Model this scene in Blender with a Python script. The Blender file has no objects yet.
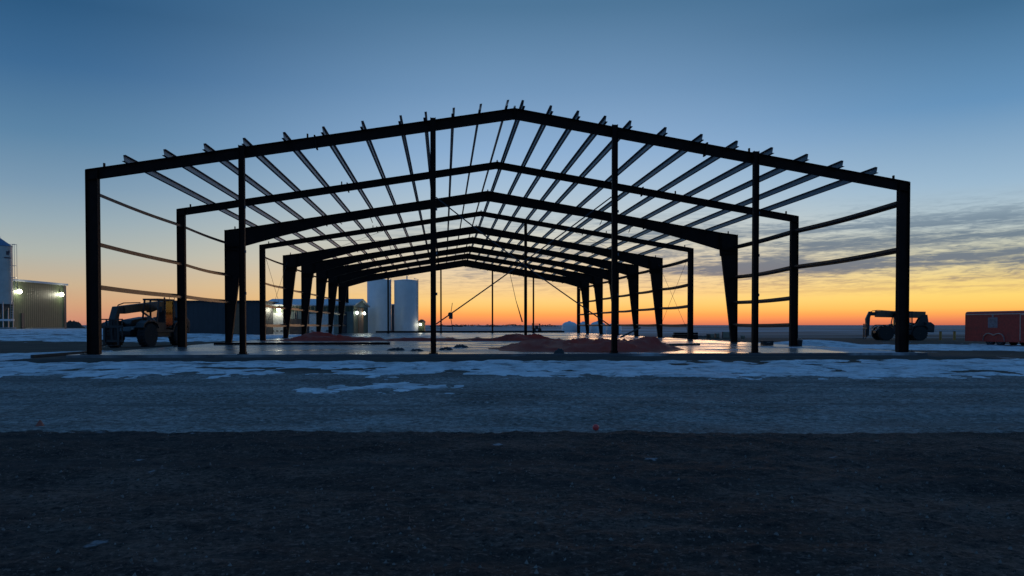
import bpy, bmesh, math, random
from mathutils import Vector, Matrix, noise
random.seed(7)
R = math.radians
SC = bpy.context.scene
COL = SC.collection

# ------------------------------------------------------------------ camera
CAMZ = 1.41
F = 820.0
PITCH = R(1.2)                                   # looking slightly down
cam = bpy.data.cameras.new('camera')
cam.sensor_width = 36.0
cam.lens = F / 1024 * 36
cam.shift_y = (37 + F * math.tan(PITCH)) / 1024
cam.clip_start, cam.clip_end = 0.1, 20000
co = bpy.data.objects.new('camera', cam)
COL.objects.link(co)
co.location = (0, 0, CAMZ)
co.rotation_euler = (R(90) - PITCH, 0, 0)
SC.camera = co
SC.view_settings.view_transform = 'Standard'
SC.view_settings.look = 'None'
SC.view_settings.exposure = 0
SC.view_settings.gamma = 1
SC.view_settings.use_curve_mapping = False
SC.cycles.max_bounces = 6
SC.cycles.use_denoising = True
SC.cycles.denoising_input_passes = 'RGB_ALBEDO_NORMAL'
SC.cycles.sample_clamp_indirect = 2.0


def lin(c):
    return tuple(((v / 255) / 12.92 if v / 255 <= 0.04045 else ((v / 255 + 0.055) / 1.055) ** 2.4) for v in c) + (1.0,)


# ------------------------------------------------------------------ world: dusk sky
SUN_AZ, SUN_EL = R(10), R(0.6)
w = bpy.data.worlds.new('World')
SC.world = w
w.use_nodes = True
nt = w.node_tree
nt.nodes.clear()


class NT:
    def __init__(s, tree): s.t = tree

    def n(s, kind, **kw):
        nd = s.t.nodes.new(kind)
        for k, v in kw.items(): setattr(nd, k, v)
        return nd

    def link(s, a, b): s.t.links.new(a, b)

    def put(s, sock, v):
        if isinstance(v, bpy.types.NodeSocket): s.t.links.new(v, sock)
        else: sock.default_value = v

    def m(s, op, a, b=0.0, c=0.0, clamp=False):
        nd = s.n('ShaderNodeMath', operation=op, use_clamp=clamp)
        s.put(nd.inputs[0], a); s.put(nd.inputs[1], b); s.put(nd.inputs[2], c)
        return nd.outputs[0]

    def smooth(s, v, a, b, lo=0.0, hi=1.0):
        nd = s.n('ShaderNodeMapRange', interpolation_type='SMOOTHSTEP')
        s.put(nd.inputs['Value'], v)
        nd.inputs['From Min'].default_value = a; nd.inputs['From Max'].default_value = b
        nd.inputs['To Min'].default_value = lo; nd.inputs['To Max'].default_value = hi
        return nd.outputs['Result']

    def ramp(s, v, stops, interp='LINEAR'):
        nd = s.n('ShaderNodeValToRGB')
        cr = nd.color_ramp
        cr.interpolation = interp
        while len(cr.elements) < len(stops): cr.elements.new(0.5)
        for e, (p, c) in zip(cr.elements, stops):
            e.position = p; e.color = c
        s.put(nd.inputs['Fac'], v)
        return nd.outputs['Color']

    def mix(s, f, a, b, blend='MIX'):
        nd = s.n('ShaderNodeMix', data_type='RGBA', blend_type=blend)
        s.put(nd.inputs[0], f); s.put(nd.inputs[6], a); s.put(nd.inputs[7], b)
        return nd.outputs[2]

    def noise(s, vec, scale, detail=4.0, rough=0.55, dist=0.0, out=0):
        nd = s.n('ShaderNodeTexNoise')
        if vec is not None: s.link(vec, nd.inputs['Vector'])
        nd.inputs['Scale'].default_value = scale
        nd.inputs['Detail'].default_value = detail
        nd.inputs['Roughness'].default_value = rough
        nd.inputs['Distortion'].default_value = dist
        return nd.outputs[out]

    def comb(s, x, y, z=0.0):
        nd = s.n('ShaderNodeCombineXYZ')
        s.put(nd.inputs[0], x); s.put(nd.inputs[1], y); s.put(nd.inputs[2], z)
        return nd.outputs[0]

    def sep(s, v):
        nd = s.n('ShaderNodeSeparateXYZ')
        s.link(v, nd.inputs[0])
        return nd.outputs


g = NT(nt)
gen = g.n('ShaderNodeTexCoord').outputs['Generated']
sx, sy, sz = g.sep(gen)
el = g.m('MULTIPLY', g.m('ARCSINE', sz), 180 / math.pi)      # degrees above the horizon
az = g.m('MULTIPLY', g.m('ARCTAN2', sx, sy), 180 / math.pi)  # degrees right of the camera's heading
te = g.m('DIVIDE', el, 90.0, clamp=True)


def stops(lst): return [(e / 90, lin(c)) for e, c in lst]


ZEN = [(30, (58, 104, 150)), (50, (54, 100, 152)), (90, (48, 92, 146))]
mid = g.ramp(te, stops([(0, (196, 112, 92)), (0.22, (232, 133, 92)), (0.55, (254, 152, 82)), (1.0, (255, 185, 98)), (1.6, (254, 208, 124)),
                        (2.6, (244, 208, 150)), (3.8, (232, 208, 172)), (5.5, (212, 208, 190)), (7.6, (184, 200, 208)), (9.6, (160, 188, 213)), (11.9, (138, 173, 209)),
                        (15.8, (110, 148, 186)), (21, (76, 117, 152))] + ZEN))
lef = g.ramp(te, stops([(0, (186, 126, 112)), (0.3, (205, 142, 116)), (0.7, (206, 150, 120)), (1.3, (208, 162, 126)), (2.5, (200, 176, 145)), (4.4, (174, 180, 173)),
                        (6.4, (148, 169, 180)), (8.5, (121, 152, 177)), (11.5, (90, 131, 165)), (15.4, (60, 105, 147)), (19, (42, 87, 127))] + ZEN))
rig = g.ramp(te, stops([(0, (198, 108, 84)), (0.3, (234, 130, 90)), (0.6, (252, 156, 84)), (1.0, (254, 192, 96)), (1.8, (254, 216, 116)), (2.8, (244, 214, 136)),
                        (4.2, (214, 208, 172)), (6.2, (182, 198, 202)), (8.6, (152, 183, 207)), (13.3, (99, 145, 186)), (18.8, (62, 107, 144))] + ZEN))
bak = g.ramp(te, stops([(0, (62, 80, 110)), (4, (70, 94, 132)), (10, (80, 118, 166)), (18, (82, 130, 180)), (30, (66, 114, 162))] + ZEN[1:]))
fl = g.smooth(az, 0.0, -31.0)
fr = g.smooth(az, 6.0, 31.0)
sky = g.mix(fr, g.mix(fl, mid, lef), rig)
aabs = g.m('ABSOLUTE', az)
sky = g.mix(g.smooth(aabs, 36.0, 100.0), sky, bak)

# thin stratus streaks low in the sky, in the sky's own directions
cvec = g.comb(g.m('MULTIPLY', az, 0.085), g.m('ADD', g.m('MULTIPLY', el, 0.95), g.m('MULTIPLY', az, -0.016)))
n1 = g.noise(cvec, 1.0, 7, 0.62, 0.8)
n3 = g.noise(g.comb(g.m('MULTIPLY', az, 0.9), g.m('ADD', g.m('MULTIPLY', el, 6.5), g.m('MULTIPLY', az, -0.12)), 9.1), 1.0, 5, 0.62, 0.9)
n2 = g.noise(g.comb(g.m('MULTIPLY', az, 0.33), g.m('ADD', g.m('MULTIPLY', el, 3.2), g.m('MULTIPLY', az, -0.05)), 3.7), 1.0, 5, 0.6, 0.7)
elt = g.m('SUBTRACT', el, g.m('MULTIPLY', az, 0.012))        # bands rise slightly to the right


def band(c, wd):
    d = g.m('DIVIDE', g.m('SUBTRACT', elt, c), wd)
    return g.m('POWER', 2.718, g.m('MULTIPLY', g.m('MULTIPLY', d, d), -1.0))


bands = g.m('ADD', g.m('MULTIPLY', band(3.75, 0.42), 0.24),
            g.m('ADD', g.m('MULTIPLY', band(4.9, 0.35), 0.14), g.m('ADD', g.m('MULTIPLY', band(6.1, 0.4), 0.16), g.m('MULTIPLY', band(2.0, 0.10), 0.14))))
cl = g.m('ADD', g.m('MULTIPLY', n1, 0.58), g.m('ADD', g.m('MULTIPLY', n2, 0.40), g.m('MULTIPLY', g.m('SUBTRACT', n3, 0.5), 0.42)))
cl = g.m('ADD', cl, g.m('MULTIPLY', bands, g.smooth(az, 4.0, 22.0)))
cl = g.smooth(cl, 0.40, 0.68)
win = g.m('MULTIPLY', g.smooth(el, 1.5, 3.2), g.smooth(el, 8.6, 6.3))
azw = g.m('MULTIPLY', g.smooth(az, -17.0, 2.0, 0.0, 1.0), g.smooth(az, 90.0, 45.0))
cf = g.m('MULTIPLY', g.m('MULTIPLY', cl, win), g.m('MULTIPLY', azw, 0.92))
ccol = g.ramp(g.m('DIVIDE', el, 10.0, clamp=True), [(0.0, lin((196, 140, 100))), (0.20, lin((190, 140, 104))), (0.27, lin((158, 136, 120))), (0.35, lin((92, 106, 126))), (0.55, lin((100, 120, 138))), (0.8, lin((132, 156, 174))), (1.0, lin((140, 168, 190)))])
sky = g.mix(cf, sky, ccol)

nsky = g.n('ShaderNodeTexSky', sky_type='NISHITA')
nsky.sun_disc = False
nsky.sun_elevation = SUN_EL
nsky.sun_rotation = SUN_AZ
nsky.altitude = 900
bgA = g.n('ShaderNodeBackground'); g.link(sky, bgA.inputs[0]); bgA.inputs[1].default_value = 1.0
bgB = g.n('ShaderNodeBackground'); g.link(nsky.outputs[0], bgB.inputs[0]); bgB.inputs[1].default_value = 0.004
addw = g.n('ShaderNodeAddShader'); g.link(bgA.outputs[0], addw.inputs[0]); g.link(bgB.outputs[0], addw.inputs[1])
ow = g.n('ShaderNodeOutputWorld'); g.link(addw.outputs[0], ow.inputs[0])

# the last of the sun, already down behind the horizon glow
sl = bpy.data.lights.new('sun', 'SUN')
sl.energy = 0.14
sl.angle = R(12)
sl.color = (1.0, 0.55, 0.28)
sl.specular_factor = 0.0
so = bpy.data.objects.new('sun', sl)
COL.objects.link(so)
so.rotation_euler = Vector((-math.sin(SUN_AZ) * math.cos(R(2)), -math.cos(SUN_AZ) * math.cos(R(2)), -math.sin(R(2)))).to_track_quat('-Z', 'Y').to_euler()


# ------------------------------------------------------------------ materials
def mat(name, base, rough=0.7, metal=0.0, var=0.25, scale=6.0, bump=0.0, bscale=40.0, spec=0.5, rvar=0.0, dirt=None):
    m = bpy.data.materials.new(name)
    m.use_nodes = True
    q = NT(m.node_tree)
    b = m.node_tree.nodes['Principled BSDF']
    tc = q.n('ShaderNodeTexCoord').outputs['Object']
    n = q.noise(tc, scale, 6, 0.6)
    c0 = tuple(max(0, x * (1 - var)) for x in base[:3]) + (1,)
    c1 = tuple(min(1, x * (1 + var)) for x in base[:3]) + (1,)
    c = q.ramp(n, [(0.3, c0), (0.7, c1)])
    if dirt:
        n3 = q.noise(tc, scale * 0.37, 5, 0.65)
        c = q.mix(q.smooth(n3, 0.5, 0.68), c, tuple(dirt) + (1,))
    q.link(c, b.inputs['Base Color'])
    b.inputs['Metallic'].default_value = metal
    b.inputs['Specular IOR Level'].default_value = spec
    if rvar:
        q.link(q.smooth(n, 0.3, 0.7, max(0.02, rough - rvar), min(1, rough + rvar)), b.inputs['Roughness'])
    else:
        b.inputs['Roughness'].default_value = rough
    if bump:
        bp = q.n('ShaderNodeBump')
        bp.inputs['Strength'].default_value = bump
        bp.inputs['Distance'].default_value = 0.02
        q.link(q.noise(tc, bscale, 4, 0.6), bp.inputs['Height'])
        q.link(bp.outputs[0], b.inputs['Normal'])
    return m


def emit(name, col, strength):
    m = bpy.data.materials.new(name)
    m.use_nodes = True
    q = NT(m.node_tree)
    m.node_tree.nodes.clear()
    e = q.n('ShaderNodeEmission')
    e.inputs[0].default_value = col; e.inputs[1].default_value = strength
    o = q.n('ShaderNodeOutputMaterial')
    q.link(e.outputs[0], o.inputs[0])
    return m


def siding(name, base, pitch=0.3, rough=0.5):
    m = mat(name, base, rough, 0.0, 0.15, 1.2)
    q = NT(m.node_tree)
    b = m.node_tree.nodes['Principled BSDF']
    ox, oy, oz = q.sep(q.n('ShaderNodeTexCoord').outputs['Object'])
    wv = q.m('PINGPONG', q.m('ADD', ox, oy), pitch / 2)
    h = q.smooth(wv, pitch * 0.08, pitch * 0.2)
    bp = q.n('ShaderNodeBump')
    bp.inputs['Strength'].default_value = 1.0
    bp.inputs['Distance'].default_value = 0.03
    q.link(h, bp.inputs['Height'])
    q.link(bp.outputs[0], b.inputs['Normal'])
    return m


M = {}
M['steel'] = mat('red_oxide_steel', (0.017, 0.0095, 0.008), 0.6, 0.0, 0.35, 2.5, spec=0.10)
M['galv'] = mat('galvanised_steel', (0.10, 0.115, 0.14), 0.42, 0.6, 0.2, 3.0)
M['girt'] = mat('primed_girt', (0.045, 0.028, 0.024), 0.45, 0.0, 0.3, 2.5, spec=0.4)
M['cable'] = mat('steel_cable', (0.05, 0.05, 0.055), 0.5, 0.6)
M['tarp'] = mat('red_tarp', (0.80, 0.125, 0.075), 0.40, 0.0, 0.12, 1.5, bump=0.4, bscale=3.5, dirt=(0.55, 0.10, 0.07), spec=0.3)
M['black'] = mat('black_plastic', (0.02, 0.02, 0.022), 0.6)
M['tyre'] = mat('tyre_rubber', (0.018, 0.018, 0.018), 0.8)
M['machine'] = mat('machine_paint', (0.15, 0.085, 0.045), 0.5, dirt=(0.06, 0.045, 0.035))
M['machine_dark'] = mat('machine_dark_paint', (0.025, 0.025, 0.027), 0.5)
M['rim'] = mat('rim_paint', (0.30, 0.24, 0.14), 0.55)
M['trailer'] = mat('red_trailer_skin', (0.46, 0.040, 0.028), 0.45, dirt=(0.30, 0.04, 0.03))
tq = NT(M['tarp'].node_tree)
_tb = M['tarp'].node_tree.nodes['Principled BSDF']
_to = [n_ for n_ in M['tarp'].node_tree.nodes if n_.type == 'OUTPUT_MATERIAL'][0]
_tt = tq.n('ShaderNodeBsdfTranslucent'); _tt.inputs[0].default_value = (0.92, 0.18, 0.09, 1)
_tm = tq.n('ShaderNodeMixShader'); _tm.inputs[0].default_value = 0.6
tq.link(_tb.outputs[0], _tm.inputs[1]); tq.link(_tt.outputs[0], _tm.inputs[2]); tq.link(_tm.outputs[0], _to.inputs[0])
M['alu'] = mat('aluminium_trim', (0.45, 0.45, 0.46), 0.35, 0.8)
M['emblem'] = mat('pale_emblem', (0.27, 0.22, 0.23), 0.5)
M['white'] = mat('white_tank_steel', (0.80, 0.82, 0.83), 0.38, 0.0, 0.06, 1.0, rvar=0.08)
M['plastic'] = mat('white_poly', (0.62, 0.64, 0.66), 0.4, 0.0, 0.06)
M['roof'] = mat('frosted_metal_roof', (0.60, 0.62, 0.64), 0.6)
M['greenwall'] = siding('green_metal_siding', (0.055, 0.078, 0.042), 0.5)
M['palewall'] = siding('pale_metal_siding', (0.18, 0.215, 0.18), 0.5)
M['darkwall'] = siding('dark_metal_siding', (0.035, 0.035, 0.04), 0.6)
M['door'] = mat('pale_door', (0.52, 0.54, 0.52), 0.5)
M['brown'] = mat('brown_panel', (0.22, 0.11, 0.055), 0.6)
M['glass_dark'] = mat('dark_window_glass', (0.03, 0.035, 0.04), 0.08)
M['wood'] = mat('weathered_wood', (0.20, 0.15, 0.10), 0.8, bump=0.3)
M['timber_dark'] = mat('wet_dark_timber', (0.05, 0.04, 0.035), 0.6)
M['block'] = mat('tan_wrapped_block', (0.30, 0.25, 0.18), 0.7)
M['yellow'] = mat('faded_yellow_paint', (0.50, 0.25, 0.06), 0.6, dirt=(0.3, 0.17, 0.08))
M['redplastic'] = mat('red_plastic', (0.60, 0.05, 0.05), 0.35)
M['orange'] = mat('faded_orange_plastic', (0.30, 0.075, 0.045), 0.6)
M['concrete'] = mat('plain_concrete', (0.28, 0.28, 0.27), 0.8)
M['binroof'] = mat('bin_roof', (0.10, 0.16, 0.26), 0.5)
M['ironmark'] = mat('dark_decal', (0.03, 0.03, 0.05), 0.5)
M['lamp'] = emit('lamp_light', (1.0, 0.95, 0.72, 1), 28)
M['lamp_cool'] = emit('lamp_light_cool', (0.85, 1.0, 0.95, 1), 9)
M['lamp_white'] = emit('lamp_light_small', (1.0, 0.95, 0.8, 1), 12)

gm = bpy.data.materials.new('cab_glass'); gm.use_nodes = True
q = NT(gm.node_tree); gm.node_tree.nodes.clear()
tr = q.n('ShaderNodeBsdfTransparent'); tr.inputs[0].default_value = (0.75, 0.78, 0.76, 1)
gl = q.n('ShaderNodeBsdfGlossy'); gl.inputs['Roughness'].default_value = 0.05
fz = q.n('ShaderNodeFresnel'); fz.inputs[0].default_value = 1.45
mx = q.n('ShaderNodeMixShader'); q.link(fz.outputs[0], mx.inputs[0]); q.link(tr.outputs[0], mx.inputs[1]); q.link(gl.outputs[0], mx.inputs[2])
oo = q.n('ShaderNodeOutputMaterial'); q.link(mx.outputs[0], oo.inputs[0])
M['glass'] = gm


def ground_material():
    m = bpy.data.materials.new('open_ground'); m.use_nodes = True
    q = NT(m.node_tree); b = m.node_tree.nodes['Principled BSDF']
    pos = q.n('ShaderNodeNewGeometry').outputs['Position']
    px, py, pz = q.sep(pos)
    big = q.noise(pos, 0.35, 6, 0.6, 0.4)
    fine = q.noise(pos, 9.0, 8, 0.7)
    grit = q.noise(pos, 45.0, 4, 0.7)
    # compacted frosty gravel next to the road
    grav = q.ramp(q.m('ADD', q.m('MULTIPLY', fine, 0.6), q.m('MULTIPLY', big, 0.4)), [(0.38, (0.08, 0.068, 0.06, 1)), (0.5, (0.21, 0.19, 0.17, 1)), (0.62, (0.40, 0.375, 0.35, 1))])
    st = q.noise(pos, 15.0, 3, 0.6)
    grav = q.mix(q.smooth(st, 0.57, 0.66, 0, 0.55), grav, (0.46, 0.43, 0.40, 1))
    grav = q.mix(q.smooth(st, 0.43, 0.36, 0, 0.6), grav, (0.055, 0.048, 0.044, 1))
    grav = q.mix(q.smooth(grit, 0.56, 0.70), grav, (0.10, 0.09, 0.08, 1))
    # wheel ruts, long along X
    rut = q.noise(q.comb(q.m('MULTIPLY', px, 0.06), q.m('MULTIPLY', py, 1.1)), 1.0, 5, 0.6, 0.2)
    grav = q.mix(q.smooth(rut, 0.52, 0.66, 0, 0.65), grav, (0.13, 0.115, 0.105, 1))
    # bare wet soil and dead grass round the building
    soil = q.ramp(big, [(0.3, (0.05, 0.042, 0.036, 1)), (0.7, (0.10, 0.082, 0.06, 1))])
    # the field beyond: stubble with thin drifted snow
    fld = q.noise(q.comb(q.m('MULTIPLY', px, 0.012), q.m('MULTIPLY', py, 0.03)), 1.0, 7, 0.65, 0.6)
    field = q.mix(q.smooth(fld, 0.42, 0.62), (0.26, 0.18, 0.15, 1), (0.52, 0.47, 0.46, 1))
    jit = q.m('ADD', py, q.m('MULTIPLY', q.m('SUBTRACT', big, 0.5), 5.0))
    c = q.mix(q.smooth(jit, 21.5, 25.0), grav, soil)
    c = q.mix(q.smooth(q.m('ADD', py, q.m('MULTIPLY', q.m('SUBTRACT', fld, 0.5), 60.0)), 80.0, 130.0), c, field)
    q.link(c, b.inputs['Base Color'])
    b.inputs['Roughness'].default_value = 0.95
    b.inputs['Specular IOR Level'].default_value = 0.12
    bp = q.n('ShaderNodeBump'); bp.inputs['Strength'].default_value = 0.7; bp.inputs['Distance'].default_value = 0.03
    q.link(q.m('ADD', fine, q.m('MULTIPLY', grit, 0.35)), bp.inputs['Height']); q.link(bp.outputs[0], b.inputs['Normal'])
    return m


def road_material():
    m = bpy.data.materials.new('dark_road'); m.use_nodes = True
    q = NT(m.node_tree); b = m.node_tree.nodes['Principled BSDF']
    pos = q.n('ShaderNodeNewGeometry').outputs['Position']
    px, py, pz = q.sep(pos)
    big = q.noise(pos, 0.5, 6, 0.65, 0.3)
    fine = q.noise(pos, 14.0, 8, 0.75)
    grit = q.noise(pos, 70.0, 3, 0.7)
    c = q.ramp(q.m('ADD', q.m('MULTIPLY', fine, 0.5), q.m('MULTIPLY', big, 0.5)), [(0.34, (0.012, 0.0085, 0.008, 1)), (0.5, (0.060, 0.037, 0.029, 1)), (0.64, (0.18, 0.115, 0.088, 1))])
    mot = q.noise(pos, 3.2, 5, 0.7, 0.3)
    c = q.mix(q.smooth(mot, 0.52, 0.66, 0, 0.8), c, (0.022, 0.016, 0.015, 1))
    st = q.noise(pos, 26.0, 2, 0.5)
    c = q.mix(q.smooth(st, 0.60, 0.68, 0, 0.55), c, (0.24, 0.155, 0.125, 1))
    c = q.mix(q.smooth(st, 0.40, 0.34, 0, 0.85), c, (0.010, 0.008, 0.0075, 1))
    c = q.mix(q.smooth(grit, 0.60, 0.72, 0, 0.7), c, (0.24, 0.17, 0.145, 1))
    ice = q.noise(pos, 1.7, 5, 0.55, 0.2)
    c = q.mix(q.smooth(ice, 0.685, 0.72, 0, 0.8), c, (0.30, 0.31, 0.33, 1))
    rut = q.noise(q.comb(q.m('MULTIPLY', px, 0.07), q.m('MULTIPLY', py, 1.3), 5.0), 1.0, 5, 0.6, 0.25)
    c = q.mix(q.smooth(rut, 0.50, 0.64, 0, 0.6), c, (0.030, 0.027, 0.026, 1))
    q.link(c, b.inputs['Base Color'])
    b.inputs['Roughness'].default_value = 0.9
    b.inputs['Specular IOR Level'].default_value = 0.15
    bp = q.n('ShaderNodeBump'); bp.inputs['Strength'].default_value = 0.9; bp.inputs['Distance'].default_value = 0.025
    q.link(q.m('ADD', fine, q.m('MULTIPLY', grit, 0.5)), bp.inputs['Height']); q.link(bp.outputs[0], b.inputs['Normal'])
    return m


def slab_material():
    m = bpy.data.materials.new('wet_concrete'); m.use_nodes = True
    q = NT(m.node_tree); b = m.node_tree.nodes['Principled BSDF']
    pos = q.n('ShaderNodeTexCoord').outputs['Object']
    px, py, pz = q.sep(pos)
    wet = q.noise(pos, 0.16, 5, 0.55, 0.8)
    wetf = q.smooth(wet, 0.36, 0.52)
    fine = q.noise(pos, 2.2, 6, 0.6)
    dryc = q.ramp(fine, [(0.3, (0.16, 0.165, 0.17, 1)), (0.7, (0.30, 0.31, 0.32, 1))])
    fro = q.noise(q.comb(q.m('MULTIPLY', px, 0.16), q.m('MULTIPLY', py, 0.11), 2.0), 1.0, 5, 0.6, 0.8)
    frof = q.smooth(fro, 0.57, 0.66)
    c = q.mix(wetf, dryc, (0.10, 0.10, 0.105, 1))
    c = q.mix(frof, c, (0.50, 0.53, 0.56, 1))
    q.link(c, b.inputs['Base Color'])
    b.inputs['Specular IOR Level'].default_value = 0.38
    r = q.smooth(wet, 0.34, 0.60, 0.38, 0.20)
    r = q.m('ADD', r, q.m('MULTIPLY', frof, 0.5))
    q.link(r, b.inputs['Roughness'])
    bp = q.n('ShaderNodeBump'); bp.inputs['Strength'].default_value = 0.06; bp.inputs['Distance'].default_value = 0.004
    q.link(q.noise(pos, 3.0, 4, 0.6), bp.inputs['Height']); q.link(bp.outputs[0], b.inputs['Normal'])
    return m


def snow_material():
    m = bpy.data.materials.new('old_snow'); m.use_nodes = True
    q = NT(m.node_tree); b = m.node_tree.nodes['Principled BSDF']
    pos = q.n('ShaderNodeNewGeometry').outputs['Position']
    n = q.noise(pos, 0.9, 7, 0.65, 0.4)
    f = q.noise(pos, 7.0, 6, 0.65)
    c = q.ramp(n, [(0.34, (0.40, 0.41, 0.42, 1)), (0.5, (0.64, 0.66, 0.68, 1)), (0.66, (0.80, 0.81, 0.82, 1))])
    dst = q.noise(pos, 1.6, 6, 0.7, 0.5)
    c = q.mix(q.smooth(dst, 0.50, 0.66, 0, 0.75), c, (0.20, 0.185, 0.175, 1))
    c = q.mix(q.smooth(f, 0.58, 0.72, 0, 0.8), c, (0.22, 0.21, 0.20, 1))
    q.link(c, b.inputs['Base Color']); b.inputs['Roughness'].default_value = 0.75
    b.inputs['Specular IOR Level'].default_value = 0.2
    bp = q.n('ShaderNodeBump'); bp.inputs['Strength'].default_value = 0.6; bp.inputs['Distance'].default_value = 0.05
    q.link(f, bp.inputs['Height']); q.link(bp.outputs[0], b.inputs['Normal'])
    return m


M['ground'] = ground_material()
M['road'] = road_material()
M['slab'] = slab_material()
M['snow'] = snow_material()
M['soil'] = mat('dark_wet_soil', (0.065, 0.052, 0.045), 0.9, bump=0.6, bscale=12, scale=2, spec=0.15)


# ------------------------------------------------------------------ mesh helpers
class MB:
    def __init__(s): s.v, s.f = [], []

    def hexa(s, p):
        k = len(s.v); s.v += [tuple(x) for x in p]
        s.f += [tuple(k + i for i in q) for q in ((0, 3, 2, 1), (4, 5, 6, 7), (0, 1, 5, 4), (1, 2, 6, 5), (2, 3, 7, 6), (3, 0, 4, 7))]
        return s

    def box(s, c, d, rot=None):
        x, y, z = d[0] / 2, d[1] / 2, d[2] / 2
        p = [(-x, -y, -z), (x, -y, -z), (x, y, -z), (-x, y, -z), (-x, -y, z), (x, -y, z), (x, y, z), (-x, y, z)]
        p = [Vector(a) for a in p]
        if rot is not None: p = [rot @ a for a in p]
        return s.hexa([a + Vector(c) for a in p])

    def mm(s, x0, x1, y0, y1, z0, z1):
        return s.box(((x0 + x1) / 2, (y0 + y1) / 2, (z0 + z1) / 2), (x1 - x0, y1 - y0, z1 - z0))

    def bar(s, a, b, wd, ht):
        a, b = Vector(a), Vector(b); d = b - a
        q = d.to_track_quat('Y', 'Z').to_matrix()
        return s.box((a + b) / 2, (wd, d.length, ht), q)

    def tube(s, pts, r, n=8, cap=True):
        pts = [Vector(p) for p in pts]; rs = r if isinstance(r, (list, tuple)) else [r] * len(pts)
        k = len(s.v)
        for i, p in enumerate(pts):
            d = (pts[min(i + 1, len(pts) - 1)] - pts[max(i - 1, 0)])
            q = d.to_track_quat('Z', 'Y').to_matrix()
            for j in range(n):
                a = 2 * math.pi * j / n
                s.v.append(tuple(p + q @ Vector((math.cos(a) * rs[i], math.sin(a) * rs[i], 0))))
        for i in range(len(pts) - 1):
            for j in range(n):
                s.f.append((k + i * n + j, k + i * n + (j + 1) % n, k + (i + 1) * n + (j + 1) % n, k + (i + 1) * n + j))
        if cap:
            s.f.append(tuple(k + j for j in reversed(range(n))))
            s.f.append(tuple(k + (len(pts) - 1) * n + j for j in range(n)))
        return s

    def lathe(s, prof, n=24, c=(0, 0, 0), rot=None):
        k = len(s.v)
        for r, z in prof:
            for j in range(n):
                a = 2 * math.pi * j / n
                p = Vector((r * math.cos(a), r * math.sin(a), z))
                if rot is not None: p = rot @ p
                s.v.append(tuple(p + Vector(c)))
        for i in range(len(prof) - 1):
            for j in range(n):
                s.f.append((k + i * n + j, k + i * n + (j + 1) % n, k + (i + 1) * n + (j + 1) % n, k + (i + 1) * n + j))
        s.f.append(tuple(k + j for j in reversed(range(n))))
        s.f.append(tuple(k + (len(prof) - 1) * n + j for j in range(n)))
        return s

    def prism(s, poly, y0, y1):                   # poly in xz, extruded along y
        k = len(s.v); n = len(poly)
        s.v += [(x, y0, z) for x, z in poly] + [(x, y1, z) for x, z in poly]
        s.f.append(tuple(range(k, k + n))); s.f.append(tuple(reversed(range(k + n, k + 2 * n))))
        for i in range(n):
            j = (i + 1) % n
            s.f.append((k + i, k + n + i, k + n + j, k + j))
        return s

    def ibeam(s, st, bf, tf, tw, y=0.0):          # st: [(outer xz, inner xz)] in the frame plane
        for (o0, i0), (o1, i1) in zip(st[:-1], st[1:]):
            def P(p, yy): return (p[0], y + yy, p[1])
            s.hexa([P(o0, -tw), P(o1, -tw), P(o1, tw), P(o0, tw), P(i0, -tw), P(i1, -tw), P(i1, tw), P(i0, tw)])

            def fl(a0, a1, b0, b1):
                def to(a, b):
                    d = Vector((b[0] - a[0], b[1] - a[1])); d.normalize(); return (a[0] + d.x * tf, a[1] + d.y * tf)
                c0, c1 = to(a0, b0), to(a1, b1)
                h = bf / 2
                s.hexa([P(a0, -h), P(a1, -h), P(a1, h), P(a0, h), P(c0, -h), P(c1, -h), P(c1, h), P(c0, h)])
            fl(o0, o1, i0, i1); fl(i0, i1, o0, o1)
        return s

    def build(s, name, m, parent=None, smooth=False, bevel=0.0):
        me = bpy.data.meshes.new(name)
        me.from_pydata(s.v, [], s.f)
        bm = bmesh.new(); bm.from_mesh(me)
        bmesh.ops.recalc_face_normals(bm, faces=bm.faces)
        bm.to_mesh(me); bm.free()
        me.materials.append(m if not isinstance(m, str) else M[m])
        if smooth:
            for p in me.polygons: p.use_smooth = True
        o = bpy.data.objects.new(name, me)
        COL.objects.link(o)
        if parent is not None: o.parent = parent
        if bevel:
            b = o.modifiers.new('bevel', 'BEVEL'); b.width = bevel; b.segments = 2; b.limit_method = 'ANGLE'
        if smooth:
            es = o.modifiers.new('edges', 'EDGE_SPLIT'); es.split_angle = R(35)
        return o


def tag(o, label, cat, group=None, kind=None):
    if label: o['label'] = label
    if cat: o['category'] = cat
    if group: o['group'] = group
    if kind: o['kind'] = kind
    return o


def thing(name, label, cat, loc=(0, 0, 0), rz=0.0, group=None):
    o = bpy.data.objects.new(name, None); COL.objects.link(o)
    o.empty_display_size = 0.3
    o.location = loc; o.rotation_euler = (0, 0, rz)
    return tag(o, label, cat, group)


def copy_tree(o, parent=None):
    c = o.copy(); COL.objects.link(c)
    if parent is not None: c.parent = parent
    for ch in list(o.children): copy_tree(ch, c)
    return c


def sstep(a, b, x):
    t = min(1, max(0, (x - a) / (b - a))); return t * t * (3 - 2 * t)


def fb(x, y, z=0.0, o=5):
    return noise.fractal(Vector((x, y, z)), 1.0, 2.0, o)


def at(px, Z): return (px - 512) / F * Z


# ------------------------------------------------------------------ layout numbers
PSI = math.atan(68 / F)
CP, SP = math.cos(PSI), math.sin(PSI)
SLABZ = 0.35
Z0 = 29.4
X0 = at(93, Z0)
W = 30.34
TT = [0, 10.0, 18.8, 27.6, 36.2, 44.6, 53.2, 61.8, 70.6, 77.0]
EAVE, RIDGE = 6.6, 9.10


def loc2w(s, t): return (X0 + s * CP - t * SP, Z0 + s * SP + t * CP)


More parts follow.
